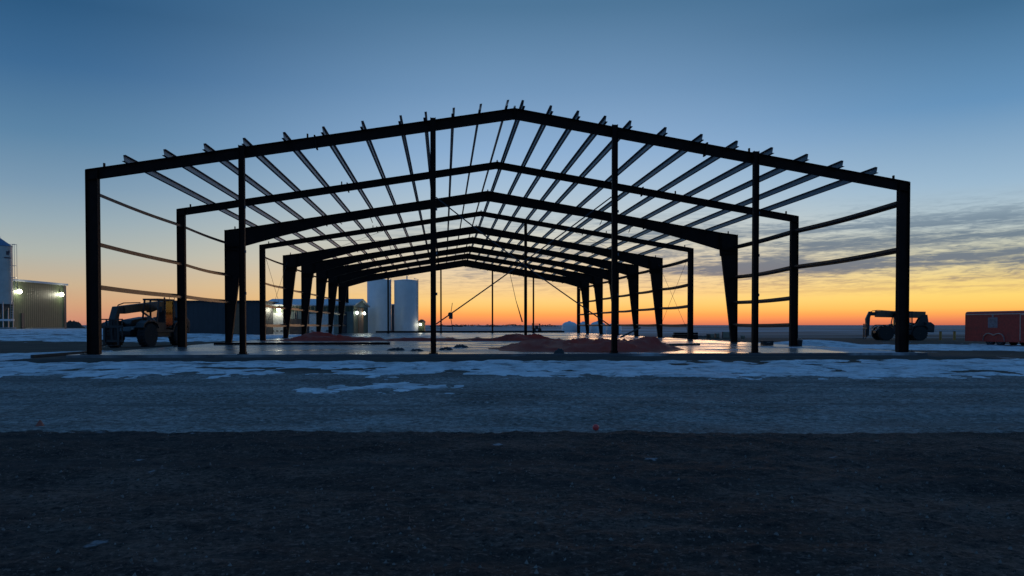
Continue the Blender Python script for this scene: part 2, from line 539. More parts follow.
def w2loc(x, y):
    dx, dy = x - X0, y - Z0
    return dx * CP + dy * SP, -dx * SP + dy * CP


def s_of_px(px, t):
    a = (px - 512) / F
    return (a * (Z0 + t * CP) - X0 + t * SP) / (CP - a * SP)


def roofz(s): return EAVE + (RIDGE - EAVE) * (1 - abs(s - W / 2) / (W / 2))


def gz(x, y):
    s, t = w2loc(x, y)
    dx = max(-1.2 - s, 0, s - (W + 1.2)); dy = max(-1.0 - t, 0, t - 84)
    d = math.hypot(dx, dy)
    z = 0.17 * (1 - sstep(0, 9, d))
    z += 0.80 * sstep(50, 112, y) * (1 - sstep(150, 320, y)) * sstep(18, 58, -x)
    return z


# ------------------------------------------------------------------ ground, road, slab, snow
def axis(lim, fine, step, k=1.18):
    v = [0.0]; d = step
    while v[-1] < lim:
        v.append(v[-1] + d)
        if v[-1] > fine: d *= k
    return v


xs = axis(7000, 70, 1.5); xs = [-x for x in reversed(xs[1:])] + xs
ys = [-60, -30, -15] + axis(9000, 160, 1.5)[1:]
b = MB()
for y in ys:
    for x in xs:
        b.v.append((x, y, gz(x, y)))
nx = len(xs)
for j in range(len(ys) - 1):
    for i in range(nx - 1):
        b.f.append((j * nx + i, j * nx + i + 1, (j + 1) * nx + i + 1, (j + 1) * nx + i))


def relief(bb, x0, x1, dx, y0, y1, dy, hf):
    k = len(bb.v); nx_, ny_ = int((x1 - x0) / dx), int((y1 - y0) / dy)
    for j in range(ny_ + 1):
        for i in range(nx_ + 1):
            x, y = x0 + i * dx, y0 + j * dy
            bb.v.append((x, y, hf(x, y)))
    for j in range(ny_):
        for i in range(nx_):
            a_ = k + j * (nx_ + 1) + i
            bb.f.append((a_, a_ + 1, a_ + nx_ + 2, a_ + nx_ + 1))


def lumps(x, y, sd):
    v = 0.024 * fb(x * 2.2, y * 2.2, sd, 6) + 0.034 * fb(x * 0.10, y * 1.25, sd + 3, 3)
    c_ = noise.noise(Vector((x * 9, y * 9, sd)))
    return v + 0.022 * max(0, c_) ** 1.3


relief(b, -15.5, 15.5, 0.06, 10.3, 23.0, 0.075, lambda x, y: gz(x, y) + max(0.004, 0.022 + lumps(x, y, 2.0)) * min(1, (23.05 - y) * 1.2))
tag(b.build('ground', 'ground', smooth=True), 'frosty gravel yard running out to flat snow dusted fields', 'ground', kind='structure')

b = MB()
ex = []
x = -12.0
while x < 12.0: ex.append(x); x += 0.035
ex = [-3000, -400, -100, -40, -20] + ex + [20, 40, 100, 400, 3000]
for x in ex:
    e = 10.45 + 0.09 * fb(x * 0.6, 3.1) + 0.07 * fb(x * 4.0, 9.0) + 0.03 * noise.noise(Vector((x * 19, 0, 2)))
    b.v += [(x, -60, 0.006), (x, e - 0.25, 0.022), (x, e - 0.03, 0.018), (x, e, -0.004)]
for i in range(len(ex) - 1):
    for k in range(3):
        a = i * 4 + k
        b.f.append((a, a + 4, a + 5, a + 1))
def road_edge(x): return 10.45 + 0.09 * fb(x * 0.6, 3.1) + 0.07 * fb(x * 4.0, 9.0) + 0.03 * noise.noise(Vector((x * 19, 0, 2)))


def road_h(x, y):
    e = road_edge(x)
    return max(0.010, 0.05 + lumps(x, y, 11.0)) if y < e - 0.05 else (0.05 + lumps(x, y, 11.0)) * max(0, (e + 0.05 - y) / 0.10) - 0.004


relief(b, -8.4, 8.4, 0.03, 3.4, 10.75, 0.035, road_h)
tag(b.build('road', 'road', smooth=True), 'dark wet gravel road across the foreground', 'road', kind='structure')

# the slab (local to the building's axes) and the soil bank round it
b = MB().mm(-0.75, W + 0.75, -0.45, 83.0, 0.02, SLABZ)
slab = tag(b.build('concrete_slab', 'slab', bevel=0.012), 'wet concrete floor slab reflecting the sunset', 'slab', kind='structure')
slab.location = (X0, Z0, 0); slab.rotation_euler = (0, 0, PSI)

b = MB()
ring = []


def rr(off, rad, n=10):
    pts = []
    x0, x1, y0, y1 = -0.75 - off, W + 0.75 + off, -0.45 - off, 83 + off
    for cx, cy, a0 in ((x1 - rad, y1 - rad, 0), (x0 + rad, y1 - rad, 90), (x0 + rad, y0 + rad, 180), (x1 - rad, y0 + rad, 270)):
        for k in range(n + 1):
            a = R(a0 + 90 * k / n); pts.append((cx + rad * math.cos(a), cy + rad * math.sin(a)))
    out = []
    for i, p in enumerate(pts):
        q = pts[(i + 1) % len(pts)]; L = math.hypot(q[0] - p[0], q[1] - p[1]); m = max(1, int(L / 0.35))
        for j in range(m): out.append((p[0] + (q[0] - p[0]) * j / m, p[1] + (q[1] - p[1]) * j / m))
    return out


base = rr(0.05, 0.05)
cxm, cym = W / 2, 41
for (x, y) in base:
    # outward direction from the slab edge
    dx = -1 if x < -0.5 else (1 if x > W + 0.5 else 0); dy = -1 if y < -0.3 else (1 if y > 82.9 else 0)
    L = math.hypot(dx, dy) or 1; dx /= L; dy /= L
    nv = 0.5 + 0.5 * fb(x * 0.35, y * 0.35, 1.0)
    wid = 0.50 + 0.45 * nv
    if dx < 0 and y < 6: wid += 0.9
    if dx > 0: wid += 2.4 * (0.4 + nv)
    if dy < 0: wid += 0.9
    ring.append([(x - dx * 0.10, y - dy * 0.10, 0.20), (x + dx * 0.02, y + dy * 0.02, 0.235 + 0.03 * nv), (x + dx * wid * 0.55, y + dy * wid * 0.55, 0.225 + 0.03 * nv), (x + dx * wid, y + dy * wid, 0.10)])
n = len(ring)
for r_ in ring: b.v += r_
for i in range(n):
    j = (i + 1) % n
    for k in range(3): b.f.append((i * 4 + k, j * 4 + k, j * 4 + k + 1, i * 4 + k + 1))
bank = tag(b.build('soil_bank', 'soil', smooth=True), 'dark soil bank packed round the slab edge', 'bank', kind='structure')
bank.location = (X0, Z0, 0); bank.rotation_euler = (0, 0, PSI)


def snow_depth(x, y):
    s, t = w2loc(x, y)
    nz = 0.5 + 0.26 * fb(x * 0.10, y * 0.22, 0.0, 3) + 0.46 * fb(x * 0.42, y * 0.55, 4.0, 6) + 0.34 * fb(x * 1.5, y * 1.1, 8.0, 4)
    m = 0.0
    # strip in front of the slab
    lo = 20.7 + 1.3 * fb(x * 0.11, 0.0, 7.0, 3)
    cov = 0.58 + 0.06 * sstep(2, 14, abs(x - 1.0)) + 0.12 * sstep(23.5, 26.5, y)
    if s > -3: m = max(m, sstep(lo - 0.8, lo + 1.6, y) * (1 - sstep(-2.6, -2.0, t)) * cov)
    if s <= -3: m = max(m, sstep(lo - 0.4, lo + 1.2, y) * (1 - sstep(38, 41, y)) * 0.86)
    # the tongue running toward the road
    m = max(m, 0.66 * sstep(14.6, 17.0, y) * (1 - sstep(24, 27, y)) * math.exp(-((x + 3.7 - (y - 16.5) * 0.4) / 2.9) ** 2))
    # to the right of the slab: the ploughed berm and the yard near the trailer
    if s > W + 2.0:
        m = max(m, 0.86 * sstep(43, 47, y) * (1 - sstep(56, 62, y)) * (1 - sstep(60, 90, x)))
        m = max(m, 0.82 * sstep(23, 26, y) * (1 - sstep(29, 32, y)))
    # far left and beyond the slab
    if x < -20: m = max(m, 0.75 * sstep(88, 96, y) * (1 - sstep(118, 124, y)))
    if s < -1.5 and y > 60: m = max(m, 0.62 * sstep(62, 70, y) * (1 - sstep(96, 104, y)))
    d = (nz - (1.0 - m)) * 0.16 if m > 0.02 else -0.05
    d = min(d, 0.05 + 0.25 * max(0, d))
    # the berm itself
    if s > W + 1.5:
        bx = (s - W - 4.6) / 3.2; by = (t - 17) / 3.0
        d = max(d, 0.42 * math.exp(-(bx * bx + by * by) * 1.1) - 0.02 + 0.03 * fb(x * 0.8, y * 0.8, 6.0, 3))
    return d


def snow_patch(x0, x1, dx, y0, y1, dy):
    bb = MB(); idx = {}
    nxx, nyy = int((x1 - x0) / dx), int((y1 - y0) / dy)
    H = [[snow_depth(x0 + i * dx, y0 + j * dy) for i in range(nxx + 1)] for j in range(nyy + 1)]

    def vi(i, j):
        if (i, j) not in idx:
            x, y = x0 + i * dx, y0 + j * dy
            idx[(i, j)] = len(bb.v); bb.v.append((x, y, gz(x, y) + max(-0.03, min(H[j][i], 0.5))))
        return idx[(i, j)]
    for j in range(nyy):
        for i in range(nxx):
            if max(H[j][i], H[j][i + 1], H[j + 1][i], H[j + 1][i + 1]) > -0.004:
                bb.f.append((vi(i, j), vi(i + 1, j), vi(i + 1, j + 1), vi(i, j + 1)))
    return bb


b = snow_patch(-34, 34, 0.10, 14.5, 42, 0.11)
for args in ((12, 75, 0.3, 42.05, 70, 0.25), (-110, -14, 0.5, 42.05, 126, 0.5)):
    c = snow_patch(*args); k = len(b.v); b.v += c.v; b.f += [tuple(i + k for i in f) for f in c.f]
tag(b.build('snow', 'snow', smooth=True), 'patchy old snow lying in front of and beside the slab', 'snow', kind='stuff')

# loose stones on the road and the gravel
b = MB()
for i in range(5200):
    y = 3.5 + 15 * random.random() ** 1.6
    x = (random.random() - 0.5) * (y * 1.35 + 1)
    r = 0.006 + 0.016 * random.random() ** 3
    zz = (road_h(x, y) if y < 10.2 else gz(x, y) + 0.022 + lumps(x, y, 2.0)) + 0.004
    k = len(b.v)
    a0 = random.random() * 6.28
    for a in range(5):
        q_ = r * (0.7 + 0.5 * random.random()); b.v.append((x + q_ * math.cos(a0 + a * 1.257), y + q_ * math.sin(a0 + a * 1.257), zz - 0.012))
    b.v.append((x + r * 0.2, y, zz + r * (0.4 + 0.5 * random.random())))
    for a in range(5): b.f.append((k + a, k + (a + 1) % 5, k + 5))
tag(b.build('gravel', mat('loose_stone', (0.17, 0.155, 0.14), 0.85, var=0.5, scale=1.7, spec=0.2)), 'loose small stones scattered over the road and yard', 'gravel', kind='stuff')


# ------------------------------------------------------------------ the steel building frame
BZ = SLABZ
fr_ = thing('building_frame', 'dark steel skeleton of a gabled building standing on the wet slab', 'building', (X0, Z0, BZ), PSI)

GIRT = [1.06, 2.44, 4.0, 5.82]
for fi, t in enumerate(TT):
    tapered = fi in (2, 4, 5, 6, 7, 8)
    for side in (0, 1):
        sg = 1 if side == 0 else -1
        def S(d): return d if side == 0 else W - d
        if tapered:
            st = [((S(-0.23), 0.02), (S(0.12), 0.02)), ((S(-0.23), 5.45), (S(0.78), 5.45)), ((S(-0.23), roofz(0.3) - 0.03), (S(0.85), roofz(0.3) - 0.03))]
            bf, cl_ = 0.25, 'tapered steel column widening to the knee'
        else:
            wd = 0.42 if fi in (0, 9) else 0.37
            st = [((S(-0.17), 0.02), (S(-0.17 + wd), 0.02)), ((S(-0.17), EAVE - 0.02), (S(-0.17 + wd), EAVE - 0.02))]
            bf, cl_ = 0.25, 'straight steel column'
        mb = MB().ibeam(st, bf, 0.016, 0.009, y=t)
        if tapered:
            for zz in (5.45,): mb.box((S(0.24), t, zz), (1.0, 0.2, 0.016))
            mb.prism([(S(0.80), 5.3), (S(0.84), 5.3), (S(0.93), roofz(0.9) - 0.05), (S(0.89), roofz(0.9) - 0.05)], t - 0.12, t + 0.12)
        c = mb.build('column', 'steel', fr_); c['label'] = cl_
        bp = MB().box((S(-0.1), t, 0.012), (0.56, 0.36, 0.024))
        for ax in (-0.2, 0.2):
            for ay in (-0.12, 0.12): bp.tube([(S(-0.1) + ax, t + ay, 0.02), (S(-0.1) + ax, t + ay, 0.09)], 0.014, 6)
        bp.build('base_plate', 'steel', c)
        # rafter
        if tapered:
            prof = [(-0.23, 1.02), (0.95, 1.05), (3.0, 0.80), (5.6, 0.56), (9.0, 0.50), (W / 2, 0.60)]
        else:
            dp = 0.38 if fi in (0, 9) else 0.33
            prof = [(-0.165, dp), (W / 2, dp)]
        st = [((S(d), roofz(max(d, 0)) + (0.0)), (S(d), roofz(max(d, 0)) - h)) for d, h in prof]
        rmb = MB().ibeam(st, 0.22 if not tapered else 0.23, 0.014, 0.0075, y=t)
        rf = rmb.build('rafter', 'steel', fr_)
        if tapered: rf['label'] = 'haunched roof beam deepest at the knee'
        # splice plate with bolts at the ridge
        pl = MB()
        h = prof[-1][1]
        pl.box((W / 2 - sg * 0.02, t, roofz(W / 2) - h / 2 + 0.03), (0.02, 0.26, h + 0.10))
        pl.build('splice_plate', 'steel', rf)
        ds, hs_ = (5.6, 0.56) if tapered else (7.9, prof[0][1])
        MB().box((S(ds), t, roofz(ds) - hs_ / 2), (0.05, 0.27, hs_ + 0.13), Matrix.Rotation(-sg * math.atan2(RIDGE - EAVE, W / 2), 3, 'Y')).build('splice_plate', 'steel', rf)
        # little clips and flange braces left on the beam
        for d in ((0.35,) if tapered else (0.45, 7.6 if side == 0 else 6.2)):
            MB().box((S(d), t, roofz(d) + 0.08), (0.05, 0.10, 0.18)).build('clip', 'steel', rf)
        if tapered and fi < 6:
            for d in (6.4, 8.2):
                MB().bar((S(d), t + 0.05, roofz(d) - 0.5), (S(d + 0.10), t + 0.30, roofz(d) - 0.5 - 0.45 * random.random()), 0.03, 0.03).build('flange_brace', 'steel', rf)

# purlins (Z sections), at the spacing seen in the photograph
PPX = [126, 166, 206, 245, 285, 324, 363, 401, 426, 454, 481, 508, 523, 551, 578, 605, 630, 665, 701, 736, 771, 806, 841, 875]
TIP = -0.55
for px in PPX:
    s = s_of_px(px, TIP)
    left = s < W / 2
    sg = -1 if left else 1
    z = roofz(s)
    slope = -math.atan2(RIDGE - EAVE, W / 2) * sg
    up = Vector((-math.sin(slope), 0, math.cos(slope))); al = Vector((math.cos(slope), 0, math.sin(slope)))
    mb = MB()
    n_seg = len(TT)
    ends = [TIP] + [t for t in TT[1:-1]] + [83.0]
    hgt, flg = 0.21, 0.082
    for a, bb_ in zip(ends[:-1], ends[1:]):
        base = Vector((s, 0, z)) + up * 0.004
        for off, sz in ((up * (hgt / 2), (0.010, hgt)), (up * 0.006 + al * (sg * flg / 2), (flg, 0.012)), (up * (hgt - 0.006) - al * (sg * flg / 2), (flg, 0.012))):
            c0 = base + off
            hx, hz = al * sz[0] / 2, up * sz[1] / 2
            pts = []
            for y in (a, bb_):
                for u, v in ((-1, -1), (1, -1), (1, 1), (-1, 1)):
                    p = c0 + hx * u + hz * v; pts.append((p.x, y, p.z))
            mb.hexa(pts)
    mb.build('purlin', 'galv', fr_)

# girts between the side columns, sagging a little
for bi in range(len(TT) - 1):
    for side in (0, 1):
        if bi == 2: continue
        if bi == 0: lv = GIRT[1:] if side == 0 else GIRT[2:]
        elif bi == 1 and side == 0: lv = GIRT[1:]
        else: lv = GIRT
        x = 0.0 if side == 0 else W
        for z in lv:
            mb = MB()
            t0, t1 = TT[bi] + 0.10, TT[bi + 1] - 0.10
            N = 10; sag = 0.03 + 0.05 * random.random()
            P = [(t0 + (t1 - t0) * i / N, z - sag * math.sin(math.pi * i / N)) for i in range(N + 1)]
            for (ta, za), (tb, zb) in zip(P[:-1], P[1:]):
                for (xo, zo, wx, wz) in ((0.0, 0.0, 0.19, 0.012), (0.095, -0.05, 0.012, 0.10), (-0.095, 0.05, 0.012, 0.10)):
                    mb.hexa([(x + xo + u * wx / 2, y, zz + zo + v * wz / 2) for (y, zz) in ((ta, za), (tb, zb)) for u, v in ((-1, -1), (1, -1), (1, 1), (-1, 1))])
            mb.build('girt', 'girt', fr_)

# end wall posts
for t in (TT[0], TT[-1]):
    for px in (244.5, 433.5, 613, 752.5):
        s = s_of_px(px, 0)
        h = roofz(s) + 0.04
        y = t - 0.24 if t == 0 else t + 0.24
        mb = MB().ibeam([((s - 0.10, 0.02), (s + 0.10, 0.02)), ((s - 0.10, h), (s + 0.10, h))], 0.20, 0.012, 0.008, y=y)
        c = mb.build('end_post', 'steel', fr_)
        bp = MB().box((s, y, 0.011), (0.34, 0.32, 0.022))
        for ax in (-0.13, 0.13): bp.tube([(s + ax, y, 0.02), (s + ax, y, 0.10)], 0.013, 6)
        bp.build('base_plate', 'steel', c)
        if t == 0:
            for zz in (2.2, 3.7, 5.3): MB().box((s + 0.125, y - 0.05, zz), (0.05, 0.008, 0.10)).build('girt_clip', 'galv', c)
# interior posts under the fourth frame
s = s_of_px(525.6, TT[3])
for s in (s,):
    mb = MB().ibeam([((s - 0.10, 0.02), (s + 0.10, 0.02)), ((s - 0.10, roofz(s) - 0.33), (s + 0.10, roofz(s) - 0.33))], 0.18, 0.012, 0.008, y=TT[3])
    c = mb.build('interior_post', 'steel', fr_)
    MB().box((s, TT[3], 0.012), (0.36, 0.3, 0.024)).build('base_plate', 'steel', c)


def cable(p0, p1, sag, r, n=14):
    p0, p1 = Vector(p0), Vector(p1)
    return [p0.lerp(p1, i / n) - Vector((0, 0, sag * math.sin(math.pi * i / n))) for i in range(n + 1)]


def lz(py, Z): return (325 - py) / F * Z + CAMZ - SLABZ


sA, sB = s_of_px(433.5, -0.24), s_of_px(613, -0.24)
ZA, ZB = loc2w(sA, -0.24)[1], loc2w(sB, -0.24)[1]
yb = -0.30
b1 = MB().tube(cable((sA + 0.1, yb, lz(198, ZA)), (sB - 0.1, yb, lz(326, ZB)), 0.10, 14), 0.025, 6)
c = b1.build('brace_cable', 'cable', fr_)
pB = cable((sB - 0.1, yb - 0.05, lz(198, ZB)), (sA + 0.1, yb - 0.05, lz(324, ZA)), 0.05, 14)
c = MB().tube(pB, 0.027, 6).build('brace_cable', 'cable', fr_)
hp = pB[13] + (pB[12] - pB[13]) * 0.15
wb = MB().box(hp + Vector((0, -0.03, -0.08)), (0.14, 0.08, 0.22)).tube([hp, hp + Vector((0.06, 0, 0.4))], 0.012, 6)
wb.tube([hp + Vector((0.0, -0.02, -0.15)), hp + Vector((0.05, -0.02, -0.45)), hp + Vector((0.08, -0.02, -0.62))], 0.014, 6)
wb.lathe([(0.02, -0.05), (0.075, -0.045), (0.075, 0.045), (0.02, 0.05)], 12, hp + Vector((-0.03, -0.06, -0.02)), Matrix.Rotation(R(90), 3, 'X'))
wb.build('cable_winch', 'black', c)
# tail of the other cable hanging free
hx = s_of_px(510, 9.0)
MB().tube([(hx, 9.2, lz(272, Z0 + 10.4)), (hx + 0.3, 9.2, lz(300, Z0 + 10.4)), (hx + 0.62, 9.2, lz(322, Z0 + 10.4))], [0.012, 0.014, 0.04], 6).build('hanging_line', 'cable', fr_)
# rod bracing in the side bay and in the roof
for side in (0, 1):
    x = 0.12 if side == 0 else W - 0.12
    for (za, zb) in ((0.5, 6.1), (6.1, 0.5)):
        MB().tube([(x, TT[3] + 0.1, za), (x, TT[4] - 0.1, zb)], 0.012, 5).build('brace_rod', 'cable', fr_)
for (a, bb_) in ((3.2, 8.9), (W - 3.2, W - 8.9)):
    for (p, q_) in ((a, bb_), (bb_, a)):
        MB().tube([(p, TT[3], roofz(p) - 0.2), (q_, TT[4], roofz(q_) - 0.2)], 0.011, 5).build('brace_rod', 'cable', fr_)


# ------------------------------------------------------------------ tarps and loose things on the slab
def tarp(name, label, cx, cy, lx, ly, hfun, z0, seed, n=150, m=60, group=None):
    bb = MB(); idx = {}
    H = {}
    for j in range(m + 1):
        for i in range(n + 1):
            u, v = i / n * 2 - 1, j / m * 2 - 1
            x, y = u * lx / 2, v * ly / 2
            edge = 1 - (abs(u) ** 2.4 + abs(v) ** 2.2) + 0.28 * fb(x * 0.5, y * 0.5, seed, 4)
            rid = abs(fb(x * 0.55 + 5, y * 0.45, seed + 2, 4)); rid2 = abs(fb(x * 1.6, y * 1.2, seed + 9, 4))
            rid = abs(fb(x * 0.42 + 5, y * 0.28 + 0.1 * x, seed + 2, 2)); rid2 = abs(fb(x * 1.1, y * 0.5, seed + 9, 2))
            fold = 0.42 + 0.75 * fb(x * 0.33, y * 0.4, seed + 4, 2) + 1.7 * max(0, 0.30 - rid) + 0.9 * max(0, 0.20 - rid2)
            H[i, j] = (edge, max(0.012, hfun(u, v) * max(0.05, fold) * min(1, max(0, edge) * 2.2)), x, y)

    def vi(i, j):
        if (i, j) not in idx:
            e, h, x, y = H[i, j]; idx[i, j] = len(bb.v); bb.v.append((x, y, h if e > 0 else 0.004))
        return idx[i, j]
    for j in range(m):
        for i in range(n):
            if max(H[i, j][0], H[i + 1, j][0], H[i, j + 1][0], H[i + 1, j + 1][0]) > 0:
                bb.f.append((vi(i, j), vi(i + 1, j), vi(i + 1, j + 1), vi(i, j + 1)))
    o = bb.build(name, 'tarp', smooth=True)
    o.location = (cx, cy, z0); o.rotation_euler = (0, 0, PSI)
    tag(o, label, 'tarp', group)
    return o


tarp('crumpled_tarp', 'big crumpled red tarp heaped on the front of the slab between two end posts', 3.2, 36.4, 8.4, 8.8, lambda u, v: 0.40 * (0.45 + 0.55 * sstep(-1.0, -0.2, u)), SLABZ + 0.004, 1.0)
tarp('crumpled_tarp', 'smaller red tarp heap on the slab near the tapered columns by the pale shed', -12.6, 56.0, 8.6, 4.5, lambda u, v: 0.40 * math.exp(-((u - 0.1) / 0.55) ** 2) + 0.10, SLABZ + 0.004, 5.0, 110, 40)
tarp('crumpled_tarp', 'long low strip of red tarp lying across the middle of the slab', -2.9, 55.5, 12.0, 2.6, lambda u, v: 0.16 + 0.26 * sstep(0.15, 0.7, u), SLABZ + 0.004, 8.5, 130, 26)


def scrap(px, Z, wpx, h, label, seed, name='plastic_scrap', m='black', cat='scrap'):
    k = Z / F; wd = wpx * k
    bb = MB(); n, q_ = 18, 10
    for j in range(q_ + 1):
        for i in range(n + 1):
            u, v = i / n * 2 - 1, j / q_ * 2 - 1
            e = max(0, 1 - abs(u) ** 2 - abs(v) ** 2 * 0.95)
            bb.v.append((u * wd / 2, v * wd / 3.2 * (1 + 0.3 * fb(u * 2, v, seed)), h * math.sqrt(e) * (0.6 + 0.8 * abs(fb(u * 2.2, v * 2, seed + 3, 3)))))
    for j in range(q_):
        for i in range(n): bb.f.append((j * (n + 1) + i, j * (n + 1) + i + 1, (j + 1) * (n + 1) + i + 1, (j + 1) * (n + 1) + i))
    o = bb.build(name, m, smooth=True)
    o.location = (at(px, Z), Z, SLABZ + 0.004)
    return tag(o, label, cat, 'dark scraps on the slab')


def slabZ(py): return (CAMZ - SLABZ) * F / (py - 325)


scrap(396, slabZ(350.4), 18, 0.13, 'widest dark crumpled scrap lying on the wet slab, farthest from the end post', 1)
scrap(417, slabZ(351), 13, 0.10, 'low dark crumpled scrap on the slab between two larger scraps', 2)
scrap(446, slabZ(350), 14, 0.12, 'dark crumpled scrap touching the foot of an end post', 3)
scrap(461, slabZ(347.6), 15, 0.16, 'humped dark scrap on the slab behind the others, in front of the red tarp', 4)

o = MB().bar((at(216, 43.5), 43.2, SLABZ + 0.07), (at(388, 43.5), 44.2, SLABZ + 0.07), 0.16, 0.12).build('steel_channel', 'steel')
tag(o, 'long dark steel channel lying across the slab in front of the red tarp heap', 'beam')
o = MB().bar((at(655, 41), 41.0, SLABZ + 0.05), (at(700, 43), 43.2, SLABZ + 0.05), 0.14, 0.10).build('timber_plank', 'timber_dark')
tag(o, 'dark plank lying on the slab at the end of the big red tarp', 'plank')
# a dark sill beam along the far edge of the slab
xa, ya = loc2w(3.2, 83.4); xb, yb_ = loc2w(W - 1, 83.4)
o = MB().bar((xa, ya, SLABZ + 0.06), (xb, yb_, SLABZ + 0.06), 0.3, 0.34).build('steel_beam', 'steel')
tag(o, 'long dark beam lying along the far edge of the slab', 'beam')

# prop leaning at a right hand column
xa, ya = loc2w(W - 2.4, TT[4] - 0.6)
o = MB().bar((xa - 1.0, ya, SLABZ + 0.04), (xa + 0.7, ya + 0.4, SLABZ + 0.85), 0.12, 0.12).build('wooden_prop', 'timber_dark')
tag(o, 'dark timber prop leaning toward a tapered column behind the red tarp', 'prop')

# toolbox
Zb = slabZ(345.5)
t = thing('tool_chest', 'low dark tool chest on the wet slab beside an end post', 'tool chest', (at(767, Zb), Zb, SLABZ), 0.1)
MB().mm(-0.28, 0.28, -0.18, 0.18, 0.01, 0.18).build('body', 'black', t, bevel=0.01)
MB().mm(-0.29, 0.29, -0.19, 0.19, 0.183, 0.235).build('lid', 'black', t, bevel=0.01)
MB().tube([(-0.08, -0.2, 0.16), (-0.08, -0.23, 0.16), (0.08, -0.23, 0.16), (0.08, -0.2, 0.16)], 0.008, 6).build('handle', 'alu', t)
Zb = slabZ(346)
t = thing('bucket', 'small dark bucket at the foot of a straight column near the snow berm', 'bucket', (at(800, Zb), Zb, SLABZ))
MB().lathe([(0.10, 0.0), (0.13, 0.28), (0.14, 0.28), (0.14, 0.30), (0.12, 0.30), (0.10, 0.03)], 16).build('body', 'black', t, smooth=True)
MB().tube([(-0.135, 0, 0.28)] + [(0.135 * math.cos(R(a)), 0.02, 0.28 + 0.13 * math.sin(R(a))) for a in range(160, 0, -20)] + [(0.135, 0, 0.28)], 0.005, 5).build('handle', 'alu', t)

# dark lump at the slab's front edge (a bag)
t = MB()
for j in range(9):
    for i in range(13):
        u, v = i / 12 * 2 - 1, j / 8 * 2 - 1
        e = max(0, 1 - u * u - v * v)
        t.v.append((u * 0.20, v * 0.14, 0.20 * math.sqrt(e) * (0.8 + 0.5 * fb(u * 1.5, v * 1.5, 4.4))))
for j in range(8):
    for i in range(12): t.f.append((j * 13 + i, j * 13 + i + 1, (j + 1) * 13 + i + 1, (j + 1) * 13 + i))
o = t.build('plastic_bag', 'black', smooth=True); o.location = (at(559, 30.6), 30.55, SLABZ + 0.002)
tag(o, 'black bag slumped at the front edge of the slab before the big red tarp', 'bag')

# beam in the snow to the left of the slab
zg = gz(at(50, 31), 31)
o = MB().bar((at(32, 29.8), 29.8, gz(at(32, 29.8), 29.8) + 0.10), (at(88, 33), 33.0, gz(at(88, 33), 33) + 0.14), 0.14, 0.12).build('timber_beam', 'timber_dark')
tag(o, 'dark timber lying in the snow pointing at the corner of the slab', 'timber')


# ------------------------------------------------------------------ telehandlers
def wheel(parent, x, y, r, wd, rimr, name='wheel'):
    rot = Matrix.Rotation(R(90), 3, 'X')
    prof = [(rimr, -wd / 2), (r * 0.93, -wd / 2), (r, -wd / 2 + 0.06), (r, wd / 2 - 0.06), (r * 0.93, wd / 2), (rimr, wd / 2), (rimr * 0.96, wd * 0.3), (rimr * 0.96, -wd * 0.3)]
    mb = MB().lathe(prof, 28, (x, y, r), rot)
    for k in range(22):
        a = 2 * math.pi * k / 22
        for sgn in (-1, 1):
            mb.box(Vector((x + math.cos(a) * r, y + sgn * wd * 0.24, r + math.sin(a) * r)), (0.05, wd * 0.42, 0.07), Matrix.Rotation(-a + R(90), 3, 'Y') @ Matrix.Rotation(R(25 * sgn), 3, 'Z'))
    wl = mb.build(name, 'tyre', parent)
    rm = MB()
    for sgn in (-1, 1):
        rm.lathe([(rimr, 0), (rimr * 0.9, 0.02), (rimr * 0.55, -0.05), (rimr * 0.35, -0.04), (rimr * 0.30, 0.05), (0.02, 0.06)], 24, (x, y + sgn * (wd / 2 - 0.06), r), Matrix.Rotation(R(-90 * sgn), 3, 'X'))
    rm.build('rim', 'rim', wl, smooth=True)
    return wl


